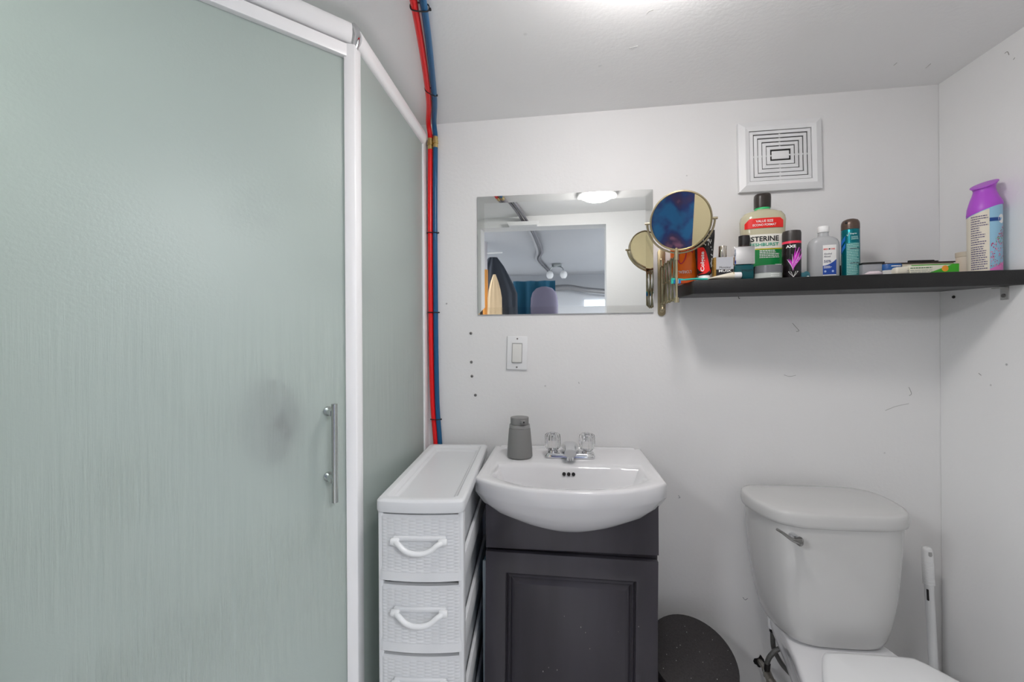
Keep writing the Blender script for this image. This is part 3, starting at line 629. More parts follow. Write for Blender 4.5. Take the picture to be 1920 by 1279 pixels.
# dark slim box between
p, wd, h, rz = spot(1568, 1577, 500, -.06)
t = thing('slim_box', 'slim dark box edge peeping between clear bottle and teal can', 'box', p, (SLOPE, 0, 0))
mb = MB(); mb.box((0, 0, h / 2), (.013, .03, h)); mb.build('box_body', mat('dark_mauve_card', (78, 64, 66), .6), t, bevel=.0008)
mb = MB(); mb.box((0, 0, h + .0008), (.0135, .031, .0016)); mb.build('box_lid', mat('mauve_card', (96, 82, 84), .6), t)
# teal antiperspirant
p, wd, h, rz = spot(1576, 1612.5, 411.5, -.115)
t = thing('antiperspirant_can', 'tall metallic teal antiperspirant can with brown domed cap', 'spray can', p, (SLOPE, 0, rz)); r = wd / 2
TEAL = mat('metallic_teal', (0, 112, 122), .25, .55)
mb = MB(); mb.lathe([(r * .94, 0), (r, .004), (r, h * .8), (r * .97, h * .815), (r * .93, h * .82)], 36); mb.build('can_body', TEAL, t)
mb = MB(); mb.lathe([(r * .99, h * .815), (r, h * .83), (r, h * .9), (r * .95, h * .94), (r * .8, h * .975), (r * .45, h * .995), (0, h)], 36); mb.build('cap', mat('bronze_brown_cap', (92, 76, 68), .3, .4), t)
mb = MB(); mb.box((-.009, -r * .85, h * .925), (.006, .006, .005)); mb.build('nozzle', M_ink, t, bevel=.001)
s4 = wrap(r, None, .0009); u4 = lambda x, z: s4(x, z) + Vector((0, -.0006, 0)); yp = lambda q: h * (517 - q) / (517 - 411.5)
for a, b in ((442, 466), (455, 478)):
    patch(t, 'blue_swoosh', mat('blue_swoosh_print', (30, 110, 190), .35), s4, lin(-.027, -.0115, 6), lambda x, a=a: yp(a) + (x + .0115) * 1.2, lambda x, b=b, a=a: yp(a + 8) + (x + .0115) * 1.35)
patch(t, 'back_label', mat('teal_text_panel', (60, 140, 140), .35), s4, lin(-.0095, .024, 10), yp(455.5), yp(514), 'pale teal text panel')
letters(t, 'Degree', .007, yp(440), .0155, .005, M_inkw, u4, .01)
mb = MB(); mb.tube([u4(-.008, yp(441)), u4(-.006, yp(443.5)), u4(-.002, yp(437))], .0006, 5); mb.build('tick_mark', M_inkw, t)
bars(t, mat('pale_teal_ink', (170, 214, 208), .5), u4, .002, .02, yp(450.5), yp(444), 3, .45, .3)
bars(t, mat('pale_teal_ink', (170, 214, 208), .5), u4, -.008, .023, yp(512), yp(457), 19, .42, .3)
for q0 in (465, 490):
    mb = MB(); mb.add([u4(x, z) for z in (yp(q0 + 2), yp(q0)) for x in lin(-.001, .023, 6)], [(i, i + 1, i + 8, i + 7) for i in range(6)]); mb.build('bar_mark', mat('dark_teal_ink', (8, 60, 70), .5), t, smooth=0)
# clear case with dark lid
p, wd, h, rz = spot(1612, 1645, 493.5, -.14)
t = thing('plastic_case', 'clear plastic case with black lid edge beside the teal can', 'case', p, (SLOPE, 0, rz * .3))
mb = MB(); mb.box((0, 0, h * .44), (.046, .04, h * .88)); mb.build('case_body', mat('cloudy_plastic', (190, 192, 198), .3, trans=.4, bump=.6, bscale=90), t, bevel=.002)
mb = MB(); mb.box((.002, 0, h * .93), (.052, .044, h * .12)); mb.build('lid', M_blackp, t, bevel=.001)
# long flat tray behind
a, b = at(1625, 500, -.055), at(1778, 500, -.055); c = (a + b) / 2; zb = ztop(c.x, -.055)
t = thing('flat_tray', 'long shallow cream tray with a dark rim behind the small cartons', 'tray', (c.x, -.055, zb), (SLOPE, -radians(.5), 0))
L2 = (b.x - a.x); ht = at(1700, 491.5, -.083).z - zb
mb = MB(); mb.box((0, 0, ht / 2 - .001), (L2 * .96, .05, ht - .004)); mb.build('tray_body', mat('cream_plastic', (224, 212, 190), .4), t, bevel=.003)
mb = MB(); mb.box((0, 0, ht - .0015), (L2, .056, .003)); mb.build('rim', mat('brown_rim', (70, 58, 56), .4), t, bevel=.001)
# blue lidded pot
p, wd, h, rz = spot(1641, 1690, 497, -.15)
t = thing('balm_pot', 'small pale pot with a wide blue lid lying before the tray', 'jar', p, (SLOPE, 0, 0)); r = wd / 2
mb = MB(); mb.lathe([(r * .8, 0), (r * .95, .003), (r * .97, h * .5), (0, h * .5)], 32); mb.build('pot_body', mat('pale_pot', (206, 206, 204), .3), t)
mb = MB(); mb.lathe([(r * .9, h * .42), (r, h * .5), (r * 1.04, h * .95), (r * 1.02, h), (0, h)], 32); mb.build('lid', mat('blue_pot_lid', (24, 84, 150), .35), t)
bars(t, M_inkw, wrap(r * 1.04, None, .0012), -.012, .012, h * .72, h * .88, 1, .5, 0)
# pinkish sachet
p, wd, h, rz = spot(1623, 1652, 509, -.185)
t = thing('soap_sachet', 'tiny pinkish white sachet lying at the shelf edge', 'sachet', p, (SLOPE, 0, rz * .3))
mb = MB(); mb.loft([ell(0, 0, .019, .008, 0, 20, 3), ell(0, 0, .021, .010, .005, 20, 3), ell(0, 0, .012, .006, h, 20, 3)]); mb.build('sachet_body', mat('pinkish_foil', (214, 200, 206), .3), t)
mb = MB(); mb.box((-.021, 0, .004), (.006, .014, .001)); mb.build('crimped_end', mat('pinkish_foil', (214, 200, 206), .3), t)
# white and green carton
p, wd, h, rz = spot(1678, 1796, 496.5, -.18)
a, b = at(1678, 505, -.19), at(1796, 505, -.19); L3 = b.x - a.x; c = (a + b) / 2
t = thing('ointment_carton', 'long white carton with green corner and orange spot lying along the shelf edge', 'carton', (c.x, -.18, ztop(c.x, -.18)), (SLOPE, -radians(.9), 0))
h = .0245
mb = MB(); mb.box((.018, 0, h / 2), (L3 - .036, .026, h)); mb.build('box_body', mat('cream_white_card', (232, 230, 212), .45), t, bevel=.0005)
mb = MB(); mb.loft([[Vector((x, y, z)) for y, z in ((-.012, .001), (.012, .001), (.012, h - .003), (-.012, h - .003))] for x in (-L3 / 2 + .002, -L3 / 2 + .036)]); mb.build('white_end', mat('white_card', (228, 222, 206), .45), t, bevel=.006, seg=3)
xr = L3 / 2; fs_ = lambda x, z: Vector((x, -.0135, z)); gr = mat('bright_green_print', (60, 176, 30), .4)
mb = MB(); mb.add([fs_(xr - .078, .0006), fs_(xr, .0006), fs_(xr, h), fs_(xr - .012, h)], [(0, 1, 2, 3)]); mb.add([fs_(-xr + .038, h - .002), fs_(xr, h - .002), fs_(xr, h), fs_(-xr + .038, h)], [(0, 1, 2, 3)]); mb.build('green_print', gr, t, smooth=0)
mb = MB(); mb.add([Vector((xr - .034 + .0082 * cos(k * pi / 10), -.0138, .0125 + .0082 * sin(k * pi / 10))) for k in range(20)], [tuple(range(20))]); mb.build('orange_spot', mat('orange_print', (244, 160, 40), .4), t, smooth=0)
bars(t, mat('green_ink', (70, 110, 70), .5), fs_, -.042, .012, .0145, .0185, 1, .6, 0)
bars(t, M_inkg, fs_, -.05, .05, .003, .0125, 2, .16, .4)
# dark comb lying on the tray
a = at(1729, 493, -.06)
t = thing('hair_comb', 'short black comb lying on the cream tray', 'comb', (a.x, -.06, zb + ht), (SLOPE, -radians(.9), radians(4)))
mb = MB(); mb.box((0, .004, .0045), (.074, .006, .009)); mb.build('spine', M_blackp, t, bevel=.0015)
mb = MB()
for k in range(22): mb.box((-.034 + k * .0032, -.006, .003), (.0016, .016, .003))
o = mb.build('tooth_row', M_blackp, t); o['kind'] = 'stuff'
# frosted cup
p, wd, h, rz = spot(1790, 1831, 473, -.12)
t = thing('plastic_cup', 'frosted beige plastic cup standing beside the air freshener', 'cup', p, (SLOPE, 0, rz)); r = wd / 2
mb = MB(); mb.lathe([(0, .002), (r * .86, 0), (r * .9, .002), (r * .95, h * .8), (r * .91, h * .8), (r * .85, .004), (0, .004)], 32); mb.build('cup_body', mat('frosted_beige', (242, 226, 206), .3, trans=.08), t)
mb = MB(); mb.lathe([(r * .93, h * .78), (r * 1.0, h * .8), (r * 1.0, h * .99), (r * .97, h), (r * .93, h * .99), (r * .93, h * .8)], 32); mb.build('rim', mat('frosted_beige_rim', (226, 212, 190), .3, trans=.2), t)
s5 = wrap(r * .95, None, .0015)
mb = MB(); mb.tube([s5(x, z) for x, z in ((.006, h * .6), (.016, h * .6), (.016, h * .8), (.006, h * .8))], .0006, 5, True); mb.build('square_mark', M_inkg, t)
# air freshener
pc = Vector((1.127, -.19, 0)); pc.z = ztop(pc.x, pc.y)
t = thing('air_freshener', 'tall air freshener can with purple flared cap and flower print', 'spray can', pc, (SLOPE * .6, 0, face(pc.x, pc.y))); r = .0325; h = .242
pz = lambda q: h * (509.5 - q) / (509.5 - 337)
mb = MB(); mb.lathe([(r * .95, 0), (r, .003), (r, pz(405))], 40)
mb.loft([[Vector((k_ * r * cos(a), k_ * r * sin(a), z_ + tl_ * r * cos(a))) for a in [2 * pi * i / 40 for i in range(40)]] for k_, z_, tl_ in ((1, pz(405), 0), (1, pz(393), .38), (.9, pz(392), .34))]); mb.build('can_body', mat('pale_blue_can', (150, 196, 222), .35), t)
PUR = mat('purple_plastic', (178, 80, 206), .38)
rings = []
for k, (rr, z, tl, ty) in enumerate(((1.02, 395, .38, 0), (1.04, 391, .36, 0), (1.0, 383, .22, 0), (.84, 371, .08, 0), (.7, 361, .05, .02), (.64, 354, .1, .1), (.68, 349, .17, .25), (.76, 346, .2, .4), (.82, 344.5, .2, .46), (.82, 343.3, .2, .46), (.76, 343, .2, .46))):
    rings.append([Vector((rr * r * cos(a), rr * r * sin(a), pz(z) + rr * r * (tl * cos(a) + ty * sin(a)))) for a in [2 * pi * i / 36 for i in range(36)]])
mb = MB(); mb.loft(rings); mb.build('flared_cap', PUR, t, smooth=60)
s6 = wrap(r, None, .0006); u6 = lambda x, z: s6(x, z) + Vector((0, -.0004, 0))
patch(t, 'text_label', mat('cream_label', (224, 216, 200), .45), s6, lin(-.047, .009, 20), lambda x: pz(396.5) + .38 * r * sin(x / r), .0012, 'cream label of small print')
bars(t, mat('violet_ink', (92, 84, 120), .6), s6 and (lambda x, z: wrap(r, None, .0012)(x, z)), -.026, .007, pz(460), pz(404), 13, .4, .5)
bars(t, mat('violet_ink', (92, 84, 120), .6), lambda x, z: wrap(r, None, .0012)(x, z), -.026, .007, pz(506), pz(461), 11, .45, .3)
patch(t, 'blue_stripe', mat('navy_stripe', (24, 70, 140), .4), u6, lin(.009, .032, 8), pz(411.5), pz(418))
patch(t, 'pink_foot', mat('pink_print', (220, 120, 190), .4), s6, lin(.009, .045, 10), lambda x: pz(506) + (x - .009) * .55, .0012)
mb = MB(); mb2 = MB(); mb3 = MB()
for k in range(190):
    q = random.uniform(427, 502); f = (q - 427) / 75; x = random.uniform(.0445 - .034 * min(1, f * 1.9 + .1), .046); x = max(.0105, x); z = pz(q)
    tgt = mb3 if 447 < q < 457 and random.random() < .7 or random.random() < .08 else (mb if random.random() < .6 else mb2)
    s_ = random.uniform(.0007, .0015)
    tgt.add([u6(x + s_ * cos(a) * .8, z + s_ * 1.4 * sin(a)) for a in [j * pi / 3 for j in range(6)]], [tuple(range(6))])
mb.build('flower_print', mat('magenta_flower', (190, 60, 110), .5), t, smooth=0); mb2.build('flower_print', mat('pink_flower', (226, 150, 180), .5), t, smooth=0); mb3.build('leaf_print', mat('leaf_green', (120, 160, 80), .5), t, smooth=0)
mb = MB(); mb.add([u6(.036 + .009 * cos(a), pz(414) + .012 * sin(a)) for a in [j * pi / 8 for j in range(16)]], [tuple(range(16))]); mb.build('white_roundel', M_inkw, t, smooth=0)
# toothbrush and white toothpaste tube at the front edge
t = thing('toothbrush', 'teal toothbrush with its head jutting past the shelf end', 'toothbrush', (.42, -.165, ztop(.42, -.165)))
h0 = at(1259, 524, -.175); n0 = at(1285, 524.5, -.172); k0 = Vector((.42, -.168, ztop(.42, -.168) + .004)); e0 = Vector((.52, -.15, ztop(.52, -.15) + .004))
TQ = mat('teal_brush_plastic', (40, 176, 160), .3)
mb = MB(); mb.tube(spline([n0, (n0 + k0) / 2 + Vector((0, 0, .0015)), k0, e0], 6), [.0028] * 7 + [.0034] * 12, 10); mb.build('handle', TQ, t, True)
mb = MB(); mb.tube(spline([h0 + Vector((-.001, 0, 0)), h0 + Vector((.004, 0, 0)), (h0 + n0) / 2, n0], 4), [.003] + [.0048] * 8 + [.0042, .0036, .003, .0028], 10, flat=.6); mb.build('head', TQ, t, True)
for k in range(4):
    mb = MB(); c = h0 + Vector((.002 + .0068 * k, 0, -.0065)); mb.box(c, (.0058, .007, .012)); mb.build('bristle_tuft', (TQ, mat('blue_bristle', (30, 110, 180), .6), M_white, mat('blue_bristle', (30, 110, 180), .6))[k], t, True)
a, b, c = at(1326, 520, -.165), at(1374, 514.5, -.165), at(1388, 513.5, -.165)
zt = ztop(.46, -.165)
t = thing('toothpaste_tube', 'cream white toothpaste tube lying flat in front of the colognes', 'toothpaste', (a.x, -.165, zt))
mb = MB(); rings = []
for k in range(9):
    f = k / 8; p = a.lerp(b, f); rz_ = .0018 + .0088 * f ** .8; ry = .019 - .0085 * f
    rings.append([Vector((p.x, -.165 + ry * cos(q) - .004 * f, zt + .0015 + rz_ + rz_ * sin(q))) for q in [2 * pi * i / 20 for i in range(20)]])
mb.loft(rings); mb.build('tube', mat('cream_tube', (226, 218, 200), .4), t, True)
zc = zt + .0125
mb = MB(); mb.cyl((b.x - .001, -.169, zc), (c.x, -.169, zc), .0095, 20); mb.build('cap', M_white, t, True, bevel=.001)
mb = MB(); mb.cyl((b.x - .003, -.169, zc), (b.x, -.169, zc), .0103, 20); mb.build('tube_shoulder', mat('tan_band', (170, 150, 110), .4), t, True)

# ------------------------------------------------------------------ sink and vanity
SX = .0225
def dring(hw, yf, yb, ys, z, n=10):     # D outline: straight back and sides, bowed front; ys = where the bow begins
    pts = [Vector((SX - hw, yb, z)), Vector((SX - hw, (yb + ys) / 2, z)), Vector((SX - hw, ys, z))]
    for k in range(1, 2 * n):
        a = -1 + k / n; pts.append(Vector((SX + hw * math.copysign(abs(a) ** .92, a) , ys + (yf - ys) * max(0, 1 - abs(a) ** 2.3), z)))
    pts += [Vector((SX + hw, ys, z)), Vector((SX + hw, (yb + ys) / 2, z)), Vector((SX + hw, yb, z))]
    for k in range(1, 8): pts.append(Vector((SX + hw - 2 * hw * k / 8, yb, z)))
    return pts
sk = thing('sink', 'white porcelain bow-front sink on the dark vanity cabinet', 'sink', (SX, -.2, .72))
mb = MB(); yb = -.003
rings = [dring(.03, -.34, -.28, -.33, .716), dring(.09, -.362, -.25, -.33, .727), dring(.145, -.384, -.2, -.33, .742), dring(.192, -.402, -.12, -.335, .762), dring(.224, -.418, -.04, -.338, .786), dring(.24, -.4285, yb, -.34, .808),
         dring(.2455, -.4325, yb, -.342, .816), dring(.246, -.433, yb, -.342, .846), dring(.2448, -.4318, yb, -.341, .8505), dring(.241, -.428, yb, -.338, .8527), dring(.232, -.419, yb - .004, -.335, .8525),
         dring(.214, -.409, -.18, -.315, .8515), dring(.207, -.403, -.192, -.31, .848), dring(.2, -.395, -.2, -.305, .838), dring(.185, -.375, -.212, -.3, .805), dring(.15, -.345, -.23, -.29, .775), dring(.08, -.31, -.25, -.28, .757), dring(.025, -.285, -.265, -.275, .752)]
mb.loft(rings); mb.build('basin', M_porc, sk, True, smooth=50)
mb = MB()
q = [(-.19, -.022), (.19, -.022), (.19, -.03), (-.19, -.03)]
mb.hexa([Vector((SX + x, y, .851)) for x, y in ((-.225, -.003), (.225, -.003), (.225, -.018), (-.225, -.018))], [Vector((SX + x, y, .858)) for x, y in ((-.22, -.004), (.22, -.004), (.22, -.014), (-.22, -.014))]); mb.build('back_ledge', M_porc, sk, True, bevel=.002)
for k in (-1, 0, 1):
    mb = MB(); c = Vector((SX + .003 + k * .0135, -.2065, .826)); d = Vector((0, -1, .35)).normalized(); mb.cyl(c - d * .004, c + d * .002, .0052, 16); mb.build('overflow_hole', M_ink, sk, True)
mb = MB(); mb.lathe([(.0, .0), (.02, .0), (.022, .002), (.018, .004), (0, .003)], 24, (SX, -.275, .752)); mb.build('drain', M_chrome, sk, True)
# faucet
fx, fy, fz = .031, -.115, .8527
fc = thing('faucet', 'chrome two-handle faucet with clear acrylic knobs', 'faucet', (fx, fy, fz))
mb = MB(); mb.loft([ell(0, 0, .077, .026, 0, 40, 6), ell(0, 0, .077, .026, .006, 40, 6), ell(0, 0, .073, .022, .014, 40, 6)]); mb.build('base_plate', M_chrome, fc, bevel=.001)
for s in (-1, 1):
    mb = MB(); mb.lathe([(.017, .012), (.015, .02), (.009, .022), (.009, .03)], 24, (s * .053, 0, 0)); mb.build('valve_stem', M_chrome, fc)
    rings = []
    for rr, z in ((.017, .022), (.022, .027), (.0235, .04), (.0235, .06), (.022, .069), (.016, .073)):
        rings.append([Vector((s * .053 + rr * (1 + .06 * cos(10 * a)) * cos(a), rr * (1 + .06 * cos(10 * a)) * sin(a), z)) for a in [2 * pi * i / 60 for i in range(60)]])
    mb = MB(); mb.loft(rings); k = mb.build('knob', M_acryl, fc, smooth=60); k['label'] = 'clear fluted acrylic knob'
    mb = MB(); mb.cyl((s * .053, 0, .05), (s * .053, 0, .0735), .006, 16); mb.build('knob_screw', M_chrome, k)
sp = []
for y, z, hw, hh in ((.014, .0185, .03, .012), (.006, .026, .029, .02), (-.012, .034, .0255, .019), (-.035, .038, .022, .016), (-.06, .038, .019, .0135), (-.08, .034, .0165, .0115)):
    sp.append([Vector((hw * math.copysign(abs(cos(a)) ** .7, cos(a)), y + (.004 if y > -.05 else 0), z + hh * math.copysign(abs(sin(a)) ** .7, sin(a)) - .004)) for a in [2 * pi * i / 24 for i in range(24)]])
mb = MB(); mb.loft(sp); mb.build('spout', M_chrome, fc)
mb = MB(); mb.cyl((0, -.068, .026), (0, -.068, .008), .0105, 20); mb.build('aerator', M_chrome, fc)
# soap dispenser
p = atz(975, 855, .8527); p = Vector((-.124, -.13, .8527))
sd = thing('soap_dispenser', 'matt grey soap dispenser standing on the left of the sink', 'soap dispenser', p)
GREY = mat('matt_grey_plastic', (130, 130, 129), .5)
mb = MB(); mb.lathe([(0, 0), (.036, 0), (.0395, .004), (.0385, .03), (.0335, .088), (.0325, .091)], 40); mb.build('bottle_body', GREY, sd)
mb = MB(); mb.lathe([(.0325, .0915), (.0318, .101), (.031, .102)], 40); mb.build('collar', mat('grey_collar', (138, 138, 137), .45), sd)
rings = []
for rr, z in ((.0285, .1025), (.0285, .121), (.028, .1235), (.0, .1238)):
    rings.append([Vector((rr * cos(a), rr * sin(a), z)) for a in [2 * pi * i / 40 for i in range(40)]])
mb = MB(); mb.loft(rings); mb.build('pump_head', GREY, sd)
d = Vector((.45, -1, 0)).normalized(); sdv = Vector((1, .45, 0)).normalized()
mb = MB(); a0 = d * .018 + ZZ * .1095; b0 = d * .0385 + ZZ * .1095
mb.hexa([a0 - sdv * .0095 - ZZ * .004, a0 + sdv * .0095 - ZZ * .004, a0 + sdv * .0095 + ZZ * .0105, a0 - sdv * .0095 + ZZ * .0105], [b0 - sdv * .0065, b0 + sdv * .0065, b0 + sdv * .0065 + ZZ * .0085, b0 - sdv * .0065 + ZZ * .0085]); mb.build('nozzle', GREY, sd, bevel=.001)
mb = MB(); mb.cyl(b0 + ZZ * .004 - d * .001, b0 + ZZ * .004 + d * .0006, .0024, 12); mb.build('nozzle_hole', M_ink, sd)
# vanity cabinet
vc = thing('vanity_cabinet', 'dark espresso wood vanity cabinet under the sink with a raised panel door', 'cabinet', (SX, 0, 0))
VL, VR = -.195, .2475
mb = MB(); mb.box(((VL + VR) / 2, -.166, .36), (VR - VL, .325, .72))
mb.build('body', M_wood, vc, True, bevel=.001)
mb = MB(); mb.box(((VL + VR) / 2, -.3365, .742), (VR - VL, .016, .146)); mb.build('fascia', M_wood, vc, True, bevel=.001)
tl = Matrix.Translation((VL, 0, .662)) @ Matrix.Rotation(radians(.85), 4, 'Y')
def dv(x, y, z): return tl @ Vector((x, y, z))
DWD, DH = VR - VL - .002, .60
def dframe(x0, x1, z0, z1, x2, x3, z2, z3, ya, yb_, name, par):
    q = lambda xa, xb, za, zb_, y: [dv(xa, y, za), dv(xb, y, za), dv(xb, y, zb_), dv(xa, y, zb_)]
    m_ = MB(); m_.loft([q(x0, x1, z0, z1, -.3295), q(x0, x1, z0, z1, ya), q(x2, x3, z2, z3, yb_), q(x2, x3, z2, z3, -.3295)], closed=True); return m_.build(name, M_wood, par, True, bevel=.0012)
mb = MB(); q = lambda y: [dv(.045, y, -.545), dv(DWD - .045, y, -.545), dv(DWD - .045, y, -.055), dv(.045, y, -.055)]
mb.hexa(q(-.3292), q(-.338)); dr = mb.build('door', M_wood, vc, True)
dframe(0, DWD, -DH, 0, .054, DWD - .054, -.546, -.054, -.3495, -.3495, 'door_frame', dr)
dframe(.056, DWD - .056, -.544, -.056, .064, DWD - .064, -.536, -.064, -.3405, -.3465, 'moulding', dr)
q2 = lambda a, y: [dv(.066 + a, y, -.534 + a), dv(DWD - .066 - a, y, -.534 + a), dv(DWD - .066 - a, y, -.066 - a), dv(.066 + a, y, -.066 - a)]
mb = MB(); mb.hexa(q2(0, -.3385), q2(.014, -.3475)); mb.build('raised_panel', M_wood, dr, True, bevel=.001)
mb = MB()
for k in range(16):
    c = dv(random.uniform(.02, DWD - .02), 0, -random.uniform(.08, .45)); s_ = random.uniform(.0006, .0016); y = -.3482 if True else 0
    inside = .085 < c.x - VL < DWD - .085
    y = -.3478 if inside else -.3498
    mb.box((c.x, y, c.z), (s_, .0004, s_ * random.uniform(1, 2.4)))
o = mb.build('paint_chip', mat('pale_chip', (176, 172, 172), .6), dr, True); o['kind'] = 'stuff'
# thin blue board in the gap
t = thing('blue_board', 'thin blue board standing in the gap beside the dark cabinet', 'board', (-.208, -.17, 0))
mb = MB(); mb.box((-.2075, -.17, .31), (.006, .26, .6)); mb.build('panel', mat('steel_blue_plastic', (96, 132, 156), .35), t, True, bevel=.001)
mb = MB(); mb.box((-.2075, -.302, .31), (.008, .006, .606)); mb.build('pale_edge', mat('pale_blue_edge', (176, 190, 198), .35), t, True)

# ------------------------------------------------------------------ slim drawer tower
dt = thing('drawer_tower', 'slim white plastic drawer tower with wicker-pattern drawers and a tray top', 'drawers', (-.3235, -.295, 0), (0, 0, radians(3.7)))
W2, D2 = .0975, .252
M_pl = mat('white_drawer_plastic', (216, 218, 220), .38)
def rr(hw, hd, z, rad=.012, bow=.0, n=4, cx=0, cy=0):
    out = []
    for cx_, cy_, a0 in ((hw - rad, hd - rad, 0), (-hw + rad, hd - rad, pi / 2), (-hw + rad, -hd + rad, pi), (hw - rad, -hd + rad, 3 * pi / 2)):
        for k in range(n + 1):
            a = a0 + pi / 2 * k / n; x = cx_ + rad * cos(a); y = cy_ + rad * sin(a)
            if y < 0: y -= bow * (1 - (x / hw) ** 2)
            out.append(Vector((cx + x, cy + y, z)))
        if a0 == pi:
            for k in range(1, 8):
                x = -hw + rad + (2 * hw - 2 * rad) * k / 8; out.append(Vector((cx + x, cy - hd - bow * (1 - (x / hw) ** 2), z)))
    return out
mb = MB(); B = .008
mb.loft([rr(W2, D2, .838, bow=B), rr(W2 + .001, D2 + .001, .842, bow=B), rr(W2 + .001, D2 + .001, .862, bow=B), rr(W2 - .0035, D2 - .0035, .867, bow=B), rr(W2 - .017, D2 - .017, .867, bow=B * .5), rr(W2 - .02, D2 - .021, .863, bow=B * .4), rr(W2 - .023, D2 - .024, .858, bow=B * .3), rr(W2 - .028, D2 - .032, .857, bow=B * .2), rr(W2 - .032, D2 - .038, .851, bow=0)])
mb.build('top_tray', M_pl, dt, bevel=.0012, smooth=35)
for sx in (-1, 1):
    for sy in (-1, 1):
        mb = MB(); mb.box((sx * (W2 - .008), sy * (D2 - .02) , .445), (.012, .028, .79)); mb.build('corner_post', M_pl, dt, bevel=.003)
nD_ = 5; pitch = .1555
for k in range(nD_):
    zt_ = .836 - k * pitch; zb_ = zt_ - pitch + .006
    for sx in (-1, 1):
        mb = MB(); x = sx * (W2 - .006)
        mb.hexa([Vector((x - .004, -D2 + .03, zb_ - .008)), Vector((x + .004, -D2 + .03, zb_ - .008)), Vector((x + .004, D2 - .02, zb_ - .008)), Vector((x - .004, D2 - .02, zb_ - .008))], [Vector((x - .004, -D2 + .03, zb_ + .048)), Vector((x + .004, -D2 + .03, zb_ + .048)), Vector((x + .004, D2 - .02, zb_ + .048)), Vector((x - .004, D2 - .02, zb_ + .048))])
        mb.build('side_rail', M_pl, dt, bevel=.001)
    d_ = MB(); f = -D2 + .002
    # open drawer box behind the front
    x1 = W2 - .016
    for c, s_ in (((-x1, .0, (zt_ + zb_) / 2), (.003, 2 * D2 - .06, zt_ - zb_ - .03)), ((x1, 0, (zt_ + zb_) / 2), (.003, 2 * D2 - .06, zt_ - zb_ - .03)), ((0, 0, zb_ + .014), (2 * x1, 2 * D2 - .06, .003)), ((0, D2 - .03, (zt_ + zb_) / 2), (2 * x1, .003, zt_ - zb_ - .03))): d_.box(c, s_)
    dw = d_.build('drawer', mat('drawer_box_plastic', (206, 209, 212), .45), dt)
    # bowed front with a wicker relief made in mesh
    nx, nz = 66, 112; fw = W2 - .006; vs = []; fs = []
    for j in range(nz + 1):
        v = j / nz; z = zb_ + .002 + (zt_ - zb_ - .006) * v
        for i in range(nx + 1):
            uu = -1 + 2 * i / nx; x = uu * fw
            y = f - B * (1 - uu * uu) + .004
            sw = .006 * max(0, 1 - v * 5.5)     # flared foot of each front
            y -= sw * .8
            if .13 < v < .95 and abs(uu) < .93:
                ph = math.floor((uu + 1) * 5.5); row = v * 20
                fx_ = ((uu + 1) * 5.5) % 1
                y -= .0013 * min(1, 2.2 * sin(pi * fx_)) * abs(sin(pi * (row + (ph % 2) * .5)))
            elif abs(uu) >= .95 or v > .965: y += .0015
            vs.append((x, y, z))
    for j in range(nz):
        for i in range(nx): a = j * (nx + 1) + i; fs.append((a, a + 1, a + nx + 2, a + nx + 1))
    base = len(vs); edge = [i for i in range(nx + 1)] + [(j * (nx + 1) + nx) for j in range(1, nz + 1)] + [nz * (nx + 1) + i for i in range(nx - 1, -1, -1)] + [j * (nx + 1) for j in range(nz - 1, 0, -1)]
    vs += [(vs[i][0], f + .014, vs[i][2]) for i in edge]; ne = len(edge)
    fs += [(edge[(i + 1) % ne], edge[i], base + i, base + (i + 1) % ne) for i in range(ne)]; fs.append(tuple(base + i for i in range(ne)))
    mb = MB(); mb.add(vs, fs); mb.build('wicker_front', M_pl, dw, smooth=50)
    zh = zb_ + .083; yh = f - B * .75
    mb = MB(); mb.box((0, yh + .001, zh + .012), (.118, .008, .012)); mb.build('handle_plate', M_pl, dw, bevel=.004, seg=3)
    pts = spline([(-.052, yh - .006, zh + .007), (-.042, yh - .013, zh + .004), (-.028, yh - .017, zh - .006), (-.011, yh - .019, zh - .0115), (.011, yh - .019, zh - .0115), (.028, yh - .017, zh - .006), (.042, yh - .013, zh + .004), (.052, yh - .006, zh + .007)], 4)
    mb = MB(); mb.tube(pts, .0058, 12)
    mb.build('handle', mat('handle_plastic', (228, 230, 231), .3), dw)
    for s in (-1, 1):
        mb = MB(); mb.lathe([(.0, -.012), (.007, -.011), (.0085, -.004), (.0085, .006), (.006, .01), (0, .011)], 16)
        mb.v = [Vector((s * (.052 - v.z * .9), yh - .004 + v.x * .9, zh + .007 + v.y)) for v in mb.v]; mb.build('handle_end', mat('handle_plastic', (228, 230, 231), .3), dw)
mb = MB(); mb.loft([rr(W2, D2, .03, bow=B), rr(W2 + .001, D2 + .001, .055, bow=B)]); mb.build('base', M_pl, dt)
for sx in (-1, 1):
    for sy in (-1, 1):
        mb = MB(); mb.cyl((sx * .075 - .006, sy * .21, .0155), (sx * .075 + .006, sy * .21, .0155), .015); mb.build('castor', M_greyp, dt)

